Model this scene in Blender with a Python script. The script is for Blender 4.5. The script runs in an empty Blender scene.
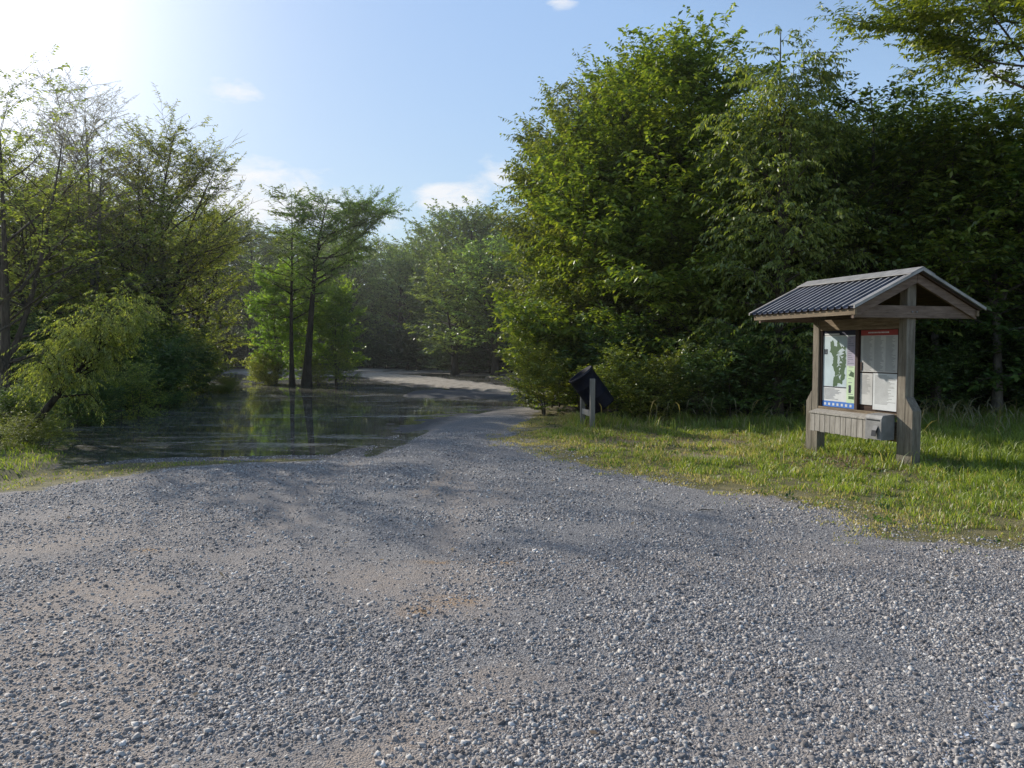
import bpy, bmesh, math
import numpy as np
from mathutils import Vector, Matrix

R = math.radians
scene = bpy.context.scene
COL = scene.collection
F_PX, HORIZON, EYE = 769.0, 348.0, 1.6
SUN_AZ, SUN_EL = R(47.0), R(24.5)          # azimuth to the left of the view axis (+Y)
SUN_DIR = np.array([-math.sin(SUN_AZ) * math.cos(SUN_EL), math.cos(SUN_AZ) * math.cos(SUN_EL), math.sin(SUN_EL)])

# ------------------------------------------------------------------ helpers
def tag(o, label=None, cat=None, group=None, kind=None):
    if label: o['label'] = label
    if cat: o['category'] = cat
    if group: o['group'] = group
    if kind: o['kind'] = kind
    return o

def empty(name, loc, rz=0.0):
    o = bpy.data.objects.new(name, None)
    o.empty_display_size = 0.3
    COL.objects.link(o)
    o.location = loc
    o.rotation_euler = (0, 0, rz)
    return o

def mesh_np(name, V, faces_list, mats, smooth=False, mat_index=None):
    """faces_list: list of int arrays (n,k); linked into one mesh datablock"""
    V = np.asarray(V, dtype=np.float32)
    me = bpy.data.meshes.new(name)
    me.vertices.add(len(V))
    me.vertices.foreach_set('co', V.ravel())
    loops = np.concatenate([f.ravel() for f in faces_list]).astype(np.int32)
    sizes = np.concatenate([np.full(len(f), f.shape[1], dtype=np.int32) for f in faces_list])
    starts = np.concatenate([[0], np.cumsum(sizes)[:-1]]).astype(np.int32)
    me.loops.add(len(loops))
    me.loops.foreach_set('vertex_index', loops)
    me.polygons.add(len(sizes))
    me.polygons.foreach_set('loop_start', starts)
    if smooth:
        me.polygons.foreach_set('use_smooth', np.ones(len(sizes), dtype=bool))
    for m in (mats if isinstance(mats, (list, tuple)) else [mats]):
        me.materials.append(m)
    if mat_index is not None:
        me.polygons.foreach_set('material_index', np.asarray(mat_index, dtype=np.int32))
    me.update(calc_edges=True)
    return me

def add_attr(me, name, arr):
    a = me.attributes.new(name, 'FLOAT_COLOR', 'POINT')
    a.data.foreach_set('color', np.asarray(arr, dtype=np.float32).ravel())

def link(name, me, parent=None):
    o = bpy.data.objects.new(name, me)
    COL.objects.link(o)
    if parent is not None: o.parent = parent
    return o

def obj_bm(name, bm, mats, parent=None, smooth=False):
    me = bpy.data.meshes.new(name)
    bmesh.ops.recalc_face_normals(bm, faces=bm.faces[:])
    bm.to_mesh(me); bm.free()
    for m in (mats if isinstance(mats, (list, tuple)) else [mats]): me.materials.append(m)
    if smooth:
        for p in me.polygons: p.use_smooth = True
    return link(name, me, parent)

def bx(bm, lo, hi, bevel=0.0, mat=0):
    vs = [bm.verts.new((x, y, z)) for x in (lo[0], hi[0]) for y in (lo[1], hi[1]) for z in (lo[2], hi[2])]
    fs = []
    for q in ((0, 1, 3, 2), (4, 6, 7, 5), (0, 4, 5, 1), (2, 3, 7, 6), (0, 2, 6, 4), (1, 5, 7, 3)):
        f = bm.faces.new([vs[i] for i in q]); f.material_index = mat; fs.append(f)
    if bevel > 0:
        es = list({e for f in fs for e in f.edges})
        bmesh.ops.bevel(bm, geom=es, offset=bevel, segments=1, affect='EDGES', profile=0.5)
    return vs

def prism(bm, poly, a0, a1, axis='x', mat=0, bevel=0.0):
    """extrude a 2-D polygon along an axis; poly in the other two axes (in order)"""
    def mk(p, a):
        return {'x': (a, p[0], p[1]), 'y': (p[0], a, p[1]), 'z': (p[0], p[1], a)}[axis]
    A = [bm.verts.new(mk(p, a0)) for p in poly]
    B = [bm.verts.new(mk(p, a1)) for p in poly]
    n = len(poly); fs = [bm.faces.new(A), bm.faces.new(B[::-1])]
    for i in range(n):
        fs.append(bm.faces.new((A[i], B[i], B[(i + 1) % n], A[(i + 1) % n])))
    for f in fs: f.material_index = mat
    if bevel > 0:
        es = list({e for f in fs for e in f.edges})
        bmesh.ops.bevel(bm, geom=es, offset=bevel, segments=1, affect='EDGES')

def quad(bm, pts, mat=0):
    f = bm.faces.new([bm.verts.new(p) for p in pts]); f.material_index = mat
    return f

def hash2(ix, iy, seed):
    h = (ix.astype(np.int64) * 374761393 + iy.astype(np.int64) * 668265263 + seed * 1442695041) & 0x7fffffff
    h = ((h ^ (h >> 13)) * 1274126177) & 0x7fffffff
    h = (h ^ (h >> 16)) & 0xffff
    return h / 65535.0

def vnoise(x, y, seed=0):
    ix, iy = np.floor(x), np.floor(y)
    fx, fy = x - ix, y - iy
    fx, fy = fx * fx * (3 - 2 * fx), fy * fy * (3 - 2 * fy)
    a, b = hash2(ix, iy, seed), hash2(ix + 1, iy, seed)
    c, d = hash2(ix, iy + 1, seed), hash2(ix + 1, iy + 1, seed)
    return (a * (1 - fx) + b * fx) * (1 - fy) + (c * (1 - fx) + d * fx) * fy

def fbm(x, y, seed=0, octv=4):
    t, a, s = 0, 0.5, 0
    for i in range(octv):
        t = t + a * vnoise(x * 2 ** i, y * 2 ** i, seed + i * 17); s += a; a *= 0.5
    return t / s

def sdist(x, y, poly):
    """signed distance to polygon, positive inside"""
    P = np.asarray(poly, dtype=float); n = len(P)
    d = np.full(x.shape, 1e9); inside = np.zeros(x.shape, bool)
    for i in range(n):
        ax, ay = P[i]; bx_, by = P[(i + 1) % n]
        ex, ey = bx_ - ax, by - ay
        t = np.clip(((x - ax) * ex + (y - ay) * ey) / (ex * ex + ey * ey + 1e-12), 0, 1)
        d = np.minimum(d, (x - ax - t * ex) ** 2 + (y - ay - t * ey) ** 2)
        c = ((ay > y) != (by > y)) & (x < (bx_ - ax) * (y - ay) / (by - ay + 1e-12) + ax)
        inside ^= c
    d = np.sqrt(d)
    return np.where(inside, d, -d)

def sstep(e0, e1, x):
    t = np.clip((x - e0) / (e1 - e0), 0, 1)
    return t * t * (3 - 2 * t)

def gp(px, py, z=0.0):
    """surveyed ground position of a point seen at (px, py) in the photograph"""
    p = math.atan((384 - HORIZON) / F_PX); c, s = math.cos(p), math.sin(p)
    u = 384 - py
    d = np.array([px - 512, F_PX * c + u * s, -F_PX * s + u * c])
    k = (z - EYE) / d[2]
    return (d[0] * k, d[1] * k)

# ------------------------------------------------------------------ node helpers
class NT:
    def __init__(self, nt):
        self.nt = nt; nt.nodes.clear()
    def n(self, typ, **kw):
        nd = self.nt.nodes.new(typ)
        for k, v in kw.items():
            if k == 'inp':
                for kk, vv in v.items():
                    if isinstance(vv, bpy.types.NodeSocket): self.nt.links.new(vv, nd.inputs[kk])
                    else: nd.inputs[kk].default_value = vv
            else: setattr(nd, k, v)
        return nd
    def l(self, a, b): self.nt.links.new(a, b)
    def math(self, op, a, b=None, c=None, clamp=False):
        nd = self.nt.nodes.new('ShaderNodeMath'); nd.operation = op; nd.use_clamp = clamp
        for i, v in enumerate((a, b, c)):
            if v is None: continue
            if isinstance(v, bpy.types.NodeSocket): self.nt.links.new(v, nd.inputs[i])
            else: nd.inputs[i].default_value = v
        return nd.outputs[0]
    def mix(self, fac, a, b, mode='MIX'):
        nd = self.nt.nodes.new('ShaderNodeMix'); nd.data_type = 'RGBA'; nd.blend_type = mode
        for s, v in ((nd.inputs[0], fac), (nd.inputs[6], a), (nd.inputs[7], b)):
            if isinstance(v, bpy.types.NodeSocket): self.nt.links.new(v, s)
            elif isinstance(v, (tuple, list)): s.default_value = (*v[:3], 1)
            else: s.default_value = v
        return nd.outputs[2]
    def noise(self, vec, scale, detail=4, rough=0.55, dist=0.0):
        nd = self.n('ShaderNodeTexNoise', inp={'Scale': scale, 'Detail': detail, 'Roughness': rough, 'Distortion': dist})
        if vec is not None: self.l(vec, nd.inputs['Vector'])
        return nd.outputs['Fac']
    def ramp(self, fac, stops):
        nd = self.n('ShaderNodeValToRGB'); cr = nd.color_ramp
        while len(cr.elements) < len(stops): cr.elements.new(0.5)
        for e, (p, c) in zip(cr.elements, stops):
            e.position = p; e.color = (*c[:3], 1) if isinstance(c, (tuple, list)) else (c, c, c, 1)
        self.l(fac, nd.inputs[0])
        return nd.outputs[0]

def new_mat(name):
    m = bpy.data.materials.new(name); m.use_nodes = True
    t = NT(m.node_tree); out = t.n('ShaderNodeOutputMaterial')
    return m, t, out

def simple_mat(name, col, rough=0.8, metal=0.0, var=0.25, scale=12.0, stretch=(1, 1, 1), bump=0.1, spec=0.3):
    m, t, out = new_mat(name)
    tc = t.n('ShaderNodeTexCoord').outputs['Object']
    mp = t.n('ShaderNodeMapping'); mp.inputs['Scale'].default_value = stretch; t.l(tc, mp.inputs[0])
    n = t.noise(mp.outputs[0], scale, 5, 0.6)
    lo = tuple(c * (1 - var) for c in col); hi = tuple(min(1, c * (1 + var)) for c in col)
    c = t.ramp(n, [(0.3, lo), (0.7, hi)])
    b = t.n('ShaderNodeBsdfPrincipled', inp={'Base Color': c, 'Roughness': rough, 'Metallic': metal, 'Specular IOR Level': spec})
    bp = t.n('ShaderNodeBump', inp={'Strength': bump, 'Distance': 0.01, 'Height': n}); t.l(bp.outputs[0], b.inputs['Normal'])
    t.l(b.outputs[0], out.inputs[0])
    return m

def wood_mat(name, dark, light, axis='z', grey=0.0):
    """weathered timber: long streaks, cracks, and blotches"""
    m, t, out = new_mat(name)
    tc = t.n('ShaderNodeTexCoord').outputs['Object']
    sc = {'x': (1.2, 14, 14), 'y': (14, 1.2, 14), 'z': (14, 14, 1.2)}[axis]
    mp = t.n('ShaderNodeMapping'); mp.inputs['Scale'].default_value = sc; t.l(tc, mp.inputs[0])
    n1 = t.noise(mp.outputs[0], 2.2, 8, 0.65, 0.4)
    n2 = t.noise(tc, 2.5, 3)
    n3 = t.noise(mp.outputs[0], 7.0, 4, 0.7)
    c = t.ramp(n1, [(0.3, dark), (0.52, tuple((a + b) / 2 for a, b in zip(dark, light))), (0.72, light)])
    c = t.mix(t.math('MULTIPLY', n2, 0.55), c, tuple(d * 0.75 for d in dark))
    if axis == 'z':      # damp, mossy feet
        zz = t.n('ShaderNodeSeparateXYZ'); t.l(tc, zz.inputs[0])
        ft = t.math('MULTIPLY', t.ramp(t.math('ADD', zz.outputs[2], t.math('MULTIPLY', n2, 0.3)), [(0.12, 1.0), (0.5, 0.0)]), 0.55)
        c = t.mix(ft, c, (0.085, 0.085, 0.05))
    crack = t.ramp(n3, [(0.28, 0.25), (0.42, 1.0)])
    c = t.mix(1.0, c, crack, 'MULTIPLY')
    b = t.n('ShaderNodeBsdfPrincipled', inp={'Base Color': c, 'Roughness': 0.85, 'Specular IOR Level': 0.2})
    bp = t.n('ShaderNodeBump', inp={'Strength': 0.5, 'Distance': 0.006, 'Height': n1}); t.l(bp.outputs[0], b.inputs['Normal'])
    t.l(b.outputs[0], out.inputs[0])
    return m

def leaf_mat(name, cols, trans=0.45, tint=(1.42, 1.38, 0.40), gloss=0.055, haze=0.0):
    """cols: three base colours from dark to light, chosen leaf by leaf"""
    m, t, out = new_mat(name)
    geo = t.n('ShaderNodeNewGeometry')
    oi = t.n('ShaderNodeObjectInfo')
    cols = [tuple(min(0.40, v * 2.2) for v in c) for c in cols]
    rnd = geo.outputs['Random Per Island']
    n = t.noise(geo.outputs['Position'], 0.9, 3)
    f = t.math('ADD', t.math('MULTIPLY', rnd, 0.55), t.math('MULTIPLY', n, 0.45))
    c = t.ramp(f, [(0.2, cols[0]), (0.5, cols[1]), (0.8, cols[2])])
    hsv = t.n('ShaderNodeHueSaturation', inp={'Color': c})
    t.l(t.math('ADD', t.math('MULTIPLY', oi.outputs['Random'], 0.03), 0.485), hsv.inputs['Hue'])
    t.l(t.math('ADD', t.math('MULTIPLY', oi.outputs['Random'], 0.3), 0.85), hsv.inputs['Value'])
    c = hsv.outputs[0]
    d = t.n('ShaderNodeBsdfDiffuse', inp={'Color': c})
    tr = t.n('ShaderNodeBsdfTranslucent', inp={'Color': t.mix(1.0, c, tint, 'MULTIPLY')})
    g = t.n('ShaderNodeBsdfGlossy', inp={'Color': (1, 1, 1, 1), 'Roughness': 0.45})
    mx = t.n('ShaderNodeMixShader', inp={0: trans}); t.l(d.outputs[0], mx.inputs[1]); t.l(tr.outputs[0], mx.inputs[2])
    m2 = t.n('ShaderNodeMixShader', inp={0: gloss}); t.l(mx.outputs[0], m2.inputs[1]); t.l(g.outputs[0], m2.inputs[2])
    t.l(m2.outputs[0], out.inputs[0])
    return m

def bark_mat(name, a, b):
    m, t, out = new_mat(name)
    tc = t.n('ShaderNodeTexCoord').outputs['Object']
    mp = t.n('ShaderNodeMapping'); mp.inputs['Scale'].default_value = (9, 9, 1.6); t.l(tc, mp.inputs[0])
    n = t.noise(mp.outputs[0], 2.0, 6, 0.65, 0.6)
    n2 = t.noise(tc, 1.7, 3)
    c = t.ramp(n, [(0.32, a), (0.68, b)])
    c = t.mix(t.math('MULTIPLY', t.ramp(n2, [(0.5, 0.0), (0.7, 1.0)]), 0.4), c, (0.10, 0.11, 0.07))
    p = t.n('ShaderNodeBsdfPrincipled', inp={'Base Color': c, 'Roughness': 0.9, 'Specular IOR Level': 0.15})
    bp = t.n('ShaderNodeBump', inp={'Strength': 0.7, 'Distance': 0.02, 'Height': n}); t.l(bp.outputs[0], p.inputs['Normal'])
    t.l(p.outputs[0], out.inputs[0])
    return m

# ------------------------------------------------------------------ world, sun, camera
def build_world():
    w = bpy.data.worlds.new('World'); scene.world = w; w.use_nodes = True
    t = NT(w.node_tree); out = t.n('ShaderNodeOutputWorld')
    sky = t.n('ShaderNodeTexSky'); sky.sky_type = 'NISHITA'; sky.sun_disc = False
    sky.sun_elevation = SUN_EL; sky.sun_rotation = -SUN_AZ
    sky.air_density = 1.0; sky.dust_density = 0.35; sky.ozone_density = 1.8
    dirv = t.n('ShaderNodeTexCoord').outputs['Generated']
    sep = t.n('ShaderNodeSeparateXYZ'); t.l(dirv, sep.inputs[0])
    az = t.math('ARCTAN2', sep.outputs[0], sep.outputs[1])
    el = t.math('ARCSINE', sep.outputs[2])
    lum = t.n('ShaderNodeVectorMath', operation='DOT_PRODUCT'); t.l(sky.outputs[0], lum.inputs[0]); lum.inputs[1].default_value = (0.25, 0.55, 0.2)
    kk = t.math('MINIMUM', 1.0, t.math('POWER', t.math('DIVIDE', 2.9, t.math('MAXIMUM', lum.outputs['Value'], 0.01)), 0.72))
    sc_ = t.n('ShaderNodeVectorMath', operation='SCALE'); t.l(sky.outputs[0], sc_.inputs[0]); t.l(kk, sc_.inputs['Scale'])
    col = sc_.outputs[0]
    # humid haze: aureole around the sun
    dt = t.n('ShaderNodeVectorMath', operation='DOT_PRODUCT'); t.l(dirv, dt.inputs[0]); dt.inputs[1].default_value = tuple(SUN_DIR)
    cosg = t.math('MAXIMUM', dt.outputs['Value'], 0.0)
    a1 = t.math('POWER', cosg, 26.0)
    a2 = t.math('POWER', cosg, 7.0)
    glow = t.math('ADD', t.math('MULTIPLY', a1, 9.0), t.math('MULTIPLY', a2, 0.55))
    gc = t.n('ShaderNodeVectorMath', operation='SCALE'); gc.inputs[0].default_value = (1.0, 0.92, 0.87); t.l(glow, gc.inputs['Scale'])
    ad = t.n('ShaderNodeVectorMath', operation='ADD'); t.l(col, ad.inputs[0]); t.l(gc.outputs[0], ad.inputs[1])
    hz = t.math('MULTIPLY', t.math('POWER', 2.718, t.math('MULTIPLY', el, -2.2)), 0.8)
    hc = t.n('ShaderNodeVectorMath', operation='SCALE'); hc.inputs[0].default_value = (0.93, 0.97, 1.0); t.l(hz, hc.inputs['Scale'])
    up = t.n('ShaderNodeVectorMath', operation='SCALE'); t.l(ad.outputs[0], up.inputs[0]); up.inputs['Scale'].default_value = 1.2
    a3 = t.n('ShaderNodeVectorMath', operation='ADD'); t.l(up.outputs[0], a3.inputs[0]); t.l(hc.outputs[0], a3.inputs[1])
    col = a3.outputs[0]
    # thin clouds
    comb = t.n('ShaderNodeCombineXYZ'); t.l(az, comb.inputs[0]); t.l(t.math('MULTIPLY', el, 2.2), comb.inputs[1])
    nz = t.noise(comb.outputs[0], 13.0, 8, 0.62, 0.3)
    nw = t.noise(comb.outputs[0], 34.0, 6, 0.65, 0.2)
    cov = None
    def ang(px, py):
        p = math.atan((384 - HORIZON) / F_PX); c, s = math.cos(p), math.sin(p); u = 384 - py
        d = np.array([px - 512, F_PX * c + u * s, -F_PX * s + u * c]); d /= np.linalg.norm(d)
        return math.atan2(d[0], d[1]), math.asin(d[2])
    for px, py, rx, ry, st in CLOUDS:
        a0, e0 = ang(px, py)
        u = t.math('DIVIDE', t.math('SUBTRACT', az, a0), rx / F_PX)
        v = t.math('DIVIDE', t.math('SUBTRACT', el, e0), ry / F_PX)
        r2 = t.math('ADD', t.math('MULTIPLY', u, u), t.math('MULTIPLY', v, v))
        g = t.math('MULTIPLY', t.math('POWER', 2.718, t.math('MULTIPLY', r2, -1.0)), st)
        cov = g if cov is None else t.math('ADD', cov, g)
    nn = t.math('ADD', t.math('MULTIPLY', nz, 0.65), t.math('MULTIPLY', nw, 0.35))
    cl = t.math('MULTIPLY', t.math('SUBTRACT', t.math('ADD', nn, t.math('MULTIPLY', t.math('MINIMUM', cov, 1.1), 0.42)), 0.72), 3.6, clamp=True)
    cl = t.math('MULTIPLY', cl, 0.85)
    cc = t.mix(cl, col, (6.4, 6.4, 6.5))
    bg = t.n('ShaderNodeBackground', inp={'Color': cc, 'Strength': 0.15})
    t.l(bg.outputs[0], out.inputs[0])

CLOUDS = [(255, 182, 70, 24, 0.95), (330, 215, 110, 20, 0.7), (447, 196, 30, 13, 1.6), (500, 178, 26, 22, 1.0), (236, 90, 40, 14, 0.7),
          (560, 2, 22, 8, 0.8), (395, 95, 18, 7, 0.35), (140, 100, 60, 40, 0.35), (60, 200, 200, 40, 0.8), (1000, 70, 40, 30, 0.8), (700, 240, 200, 40, 0.7)]

def build_haze():
    # added thin scattering volume: haze of the far air plus lens glare at left
    m = bpy.data.materials.new('haze_veil'); m.use_nodes = True
    t = NT(m.node_tree); out = t.n('ShaderNodeOutputMaterial')
    v = t.n('ShaderNodeVolumeScatter', inp={'Color': (0.97, 0.98, 0.93, 1), 'Density': 0.0010, 'Anisotropy': 0.55}); t.l(v.outputs[0], out.inputs['Volume'])
    bm = bmesh.new(); bx(bm, (-120, 11.0, -1.5), (70, 120, 15.0))
    tag(obj_bm('haze_veil', bm, m), 'thin added haze over the pond, also standing in for lens glare', 'haze', kind='structure')

def build_light_cam():
    sd = bpy.data.lights.new('sun', 'SUN'); sd.energy = 5.0; sd.angle = R(0.55); sd.color = (1.0, 0.94, 0.84)
    so = bpy.data.objects.new('sun', sd); COL.objects.link(so)
    so.rotation_euler = Vector(SUN_DIR).to_track_quat('Z', 'Y').to_euler()
    so.location = (-20, 20, 20)
    cd = bpy.data.cameras.new('camera'); co = bpy.data.objects.new('camera', cd); COL.objects.link(co)
    cd.sensor_fit = 'HORIZONTAL'; cd.sensor_width = 36.0; cd.lens = 36.0 * F_PX / 1024
    cd.clip_start = 0.05; cd.clip_end = 3000
    co.location = (0, 0, EYE)
    co.rotation_euler = (math.pi / 2 - math.atan((384 - HORIZON) / F_PX), 0, 0)
    scene.camera = co
    scene.view_settings.view_transform = 'Standard'; scene.view_settings.look = 'None'; scene.view_settings.exposure = 0
    scene.render.engine = 'CYCLES'
    cy = scene.cycles
    cy.use_denoising = True
    cy.max_bounces = 6; cy.diffuse_bounces = 3; cy.glossy_bounces = 3; cy.transmission_bounces = 4; cy.transparent_max_bounces = 8
    cy.sample_clamp_indirect = 2.0; cy.sample_clamp_direct = 2.5
    try:
        cy.denoiser = 'OPENIMAGEDENOISE'; cy.denoising_input_passes = 'RGB_ALBEDO_NORMAL'; cy.denoising_prefilter = 'ACCURATE'
    except Exception: pass

# ------------------------------------------------------------------ ground plan (world metres)
WZ = -0.10
POND = [(-90, 4), gp(-420, 520, WZ), gp(-60, 486, WZ), gp(40, 474, WZ), gp(90, 463, WZ), gp(150, 458, WZ), gp(240, 456, WZ), gp(330, 454, WZ),
        gp(378, 444, WZ), gp(398, 430, WZ), gp(436, 416, WZ), gp(480, 410, WZ), gp(545, 404, WZ), gp(640, 402, WZ), (9, 26), (14, 36), (22, 60),
        gp(560, 364, WZ), gp(200, 363, WZ), (-90, 62)]
TONGUE = [gp(396, 396, WZ), gp(405, 392.5, WZ), gp(430, 389.5, WZ), gp(480, 391, WZ), gp(540, 394, WZ), gp(640, 396, WZ), gp(640, 399, WZ), gp(530, 398.5, WZ), gp(470, 398.8, WZ), gp(420, 398.8, WZ)]
SANDBAR = [gp(345, 374.5, WZ), gp(380, 373.5, WZ), gp(430, 377, WZ), gp(475, 383, WZ), gp(530, 390.5, WZ), gp(640, 393, WZ), gp(640, 398, WZ), gp(545, 396, WZ), gp(470, 389.5, WZ), gp(415, 385.5, WZ), gp(385, 381, WZ)]
MUDFLAT = [gp(210, 374, WZ), gp(290, 378, WZ), gp(360, 376, WZ), gp(430, 374, WZ), gp(520, 380, WZ), gp(640, 384, WZ), gp(640, 366, WZ), gp(520, 364.5, WZ), gp(380, 364.5, WZ), gp(210, 364.5, WZ)]
LEFTBANK = [gp(-420, 512), gp(-60, 482), gp(30, 470), gp(62, 456), gp(70, 447), gp(30, 440), gp(-60, 436), gp(-420, 440)]
LAWN = [gp(500, 438), gp(540, 451), gp(600, 470), gp(680, 486), gp(760, 499), gp(830, 513), gp(900, 536), gp(960, 544), gp(1024, 549), gp(1300, 590), gp(1800, 640), (40, 5), (40, 40), (9, 40), (6, 27),
        gp(560, 399), gp(545, 409), gp(522, 425)]
WOODS = [gp(548, 412), gp(570, 421), gp(610, 425), gp(660, 422), gp(720, 419), gp(800, 418), gp(900, 419), gp(1024, 420), gp(1400, 424), (60, 10), (60, 90), (14, 90), (7, 30), gp(560, 400)]
STRIP = [gp(-420, 570), gp(-60, 502), gp(20, 489), gp(120, 474), gp(245, 460), gp(330, 456), gp(330, 453), gp(240, 454), gp(90, 458), gp(0, 468), gp(-420, 505)]

def ground_h(x, y):
    sp = sdist(x, y, POND) + (fbm(x * 0.6, y * 0.6, 5) - 0.5) * 0.9 * sstep(10, 20, y)
    h = np.where(sp < 0, WZ + (0 - WZ) * sstep(0, 2.2, -sp), WZ - 0.45 * sstep(0, 4.0, sp))
    n = fbm(x * 0.9, y * 0.5, 11)
    n2 = fbm(x * 0.35, y * 0.9, 13, 5)
    tg = sdist(x, y, TONGUE); h = np.maximum(h, WZ - 0.2 + (0.2 + 0.06) * sstep(-0.7, 0.8, tg + (n - .5) * 1.2 + (fbm(x * 1.6, y * 2.4, 16) - .5) * 1.6))
    sb = sdist(x, y, SANDBAR); h = np.maximum(h, WZ - 0.2 + (0.2 + 0.06) * sstep(-1.2, 0.5, sb + (n - .5) * 1.6 + (fbm(x * 1.6, y * 2.4, 15) - .5) * 2.4))
    mf = sdist(x, y, MUDFLAT); h = np.maximum(h, WZ - 0.25 + (0.268) * sstep(-2.5, 1.0, mf) + (n2 - 0.5) * 0.16 * sstep(-2, 1, mf))
    lb = sdist(x, y, LEFTBANK); h = np.maximum(h, WZ - 0.2 + 0.32 * sstep(-0.8, 0.8, lb + (n - .5)))
    und = (fbm(x * 0.5, y * 0.5, 21) - 0.5) * 0.07 + (fbm(x * 2.2, y * 2.2, 22) - 0.5) * 0.022
    lw = sdist(x, y, LAWN)
    h = h + (fbm(x * 1.8, y * 3.2, 25) - .5) * 0.07 * sstep(-2.0, 0.5, sp) * sstep(14, 17, y)
    h = h + und * sstep(0.3, -1.5, sp) + 0.015 * sstep(-0.3, 0.8, lw) + (fbm(x * 1.3, y * 1.3, 31) - .5) * 0.06 * sstep(0, 1, lw)
    # wheel ruts worn into the road, curving to the right towards the flooded stretch
    for off in (-0.95, 0.75):
        cx = rut_x(y) + off
        h = h - 0.03 * np.exp(-((x - cx) / 0.22) ** 2) * sstep(4, 7, y) * sstep(22, 19, y)
    return h

def rut_x(y):
    return -1.35 + 0.0 * y + 0.012 * (y - 9.0) ** 2

def dirt_mask(x, y):
    d = fbm(x * 0.42 + 3.1, y * 0.6 + 1.7, 41, 4)
    m = sstep(0.47, 0.66, d) * sstep(9.5, 5, y) * (0.4 + 0.6 * sstep(1.0, -2.0, x))
    # the pale worn wheel track
    tr = np.exp(-((x - (gp(432, 487)[0] + 0.10 * (y - 9.0))) / 0.13) ** 2) * sstep(7.9, 8.6, y) * sstep(10.6, 9.6, y)
    tr2 = np.exp(-((x - (gp(500, 500)[0] + 0.10 * (y - 8.3))) / 0.16) ** 2) * sstep(7.4, 8.0, y) * sstep(9.3, 8.6, y) * 0.5
    big = 0.45 * sstep(0.45, 0.68, fbm(x * 0.25, y * 0.35, 47, 3))
    for off in (-0.95, 0.75):
        big = np.maximum(big, 0.62 * np.exp(-((x - rut_x(y) - off) / 0.2) ** 2) * sstep(4, 7, y) * sstep(22, 18, y) * sstep(0.3, 0.55, fbm(x * 2, y * .7, 48)))
    nb = fbm(x * 1.1 + 9.0, y * 1.1, 49, 4)      # brown worn patches in the near left of the lot
    near = sstep(0.48, 0.64, nb) * sstep(6.4, 5.0, y) * sstep(0.8, -0.6, x)
    return np.clip(np.maximum(np.maximum(np.maximum(m, big), near), np.maximum(tr * 1.3, tr2 * 1.2)), 0, 1)

def worn_mask(x, y):
    n = fbm(x * 1.4, y * 1.4, 66, 4)
    a = sstep(1.1, 0.4, np.hypot((x - 2.7) / 2.0, (y - 13.0) / 0.75)); b = sstep(1.1, .4, np.hypot((x - 3.1) / 1.9, (y - 11.1 + (x - 3.1) * .3) / .5)) * .85
    c = sstep(1.1, 0.3, np.hypot((x - 4.75) / 1.3, (y - 10.75) / 0.7))
    return np.clip(np.maximum(np.maximum(a, b), c) * sstep(0.32, 0.55, n) * 1.1, 0, 0.95)

def build_ground():
    def axis(parts):
        out = []
        for a, b, st in parts: out.append(np.arange(a, b, st))
        return np.concatenate(out)
    xs = axis([(-900, -200, 70), (-200, -60, 12), (-60, -16, 0.8), (-16, 16, 0.11), (16, 60, 0.8), (60, 200, 12), (200, 901, 70)])
    ys = axis([(-120, -12, 12), (-12, 1.5, 0.6), (1.5, 22, 0.11), (22, 45, 0.18), (45, 80, 0.9), (80, 200, 10), (200, 1801, 100)])
    X, Y = np.meshgrid(xs, ys)
    x, y = X.ravel(), Y.ravel()
    h = ground_h(x, y)
    V = np.stack([x, y, h], 1)
    nx, ny = len(xs), len(ys)
    i = np.arange(nx - 1)[None, :] + (np.arange(ny - 1) * nx)[:, None]
    i = i.ravel()
    Fq = np.stack([i, i + 1, i + 1 + nx, i + nx], 1)
    lw = sdist(x, y, LAWN); wd = sdist(x, y, WOODS); st = sdist(x, y, STRIP); lb = sdist(x, y, LEFTBANK); po = sdist(x, y, POND)
    nz = (fbm(x * 1.5, y * 1.5, 61) - .5)
    grass = np.maximum(sstep(-0.35, 0.35, lw + nz * 0.9), np.maximum(0.85 * sstep(-0.3, 0.3, st + nz * 0.8), sstep(-.4, .4, lb)))
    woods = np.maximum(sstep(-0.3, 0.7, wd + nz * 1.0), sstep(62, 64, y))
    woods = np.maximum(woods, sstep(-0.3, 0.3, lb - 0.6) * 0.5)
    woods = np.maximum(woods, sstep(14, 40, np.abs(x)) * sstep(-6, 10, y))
    sb = sdist(x, y, SANDBAR); mf = sdist(x, y, MUDFLAT)
    sand = np.maximum(sstep(-0.8, 0.3, sb + nz * 1.5), sstep(-2, 0.5, mf) * (0.55 + 0.7 * sstep(0.40, 0.58, fbm(x * 0.12, y * 0.7, 71))))
    sand = np.clip(sand, 0, 1) * sstep(-1, 1, po + 1)
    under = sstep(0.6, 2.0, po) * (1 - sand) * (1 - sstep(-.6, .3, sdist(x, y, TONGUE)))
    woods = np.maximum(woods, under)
    me = mesh_np('ground', V, [Fq], MAT['ground'], smooth=True)
    add_attr(me, 'mask', np.stack([grass, woods, sand, np.ones_like(x)], 1))
    add_attr(me, 'dirt', np.stack([dirt_mask(x, y), sstep(-1.2, 0.2, po), worn_mask(x, y), np.ones_like(x)], 1))
    tag(link('ground', me), 'grey gravel road, lawn edge and swamp floor', 'ground', kind='structure')

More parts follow.
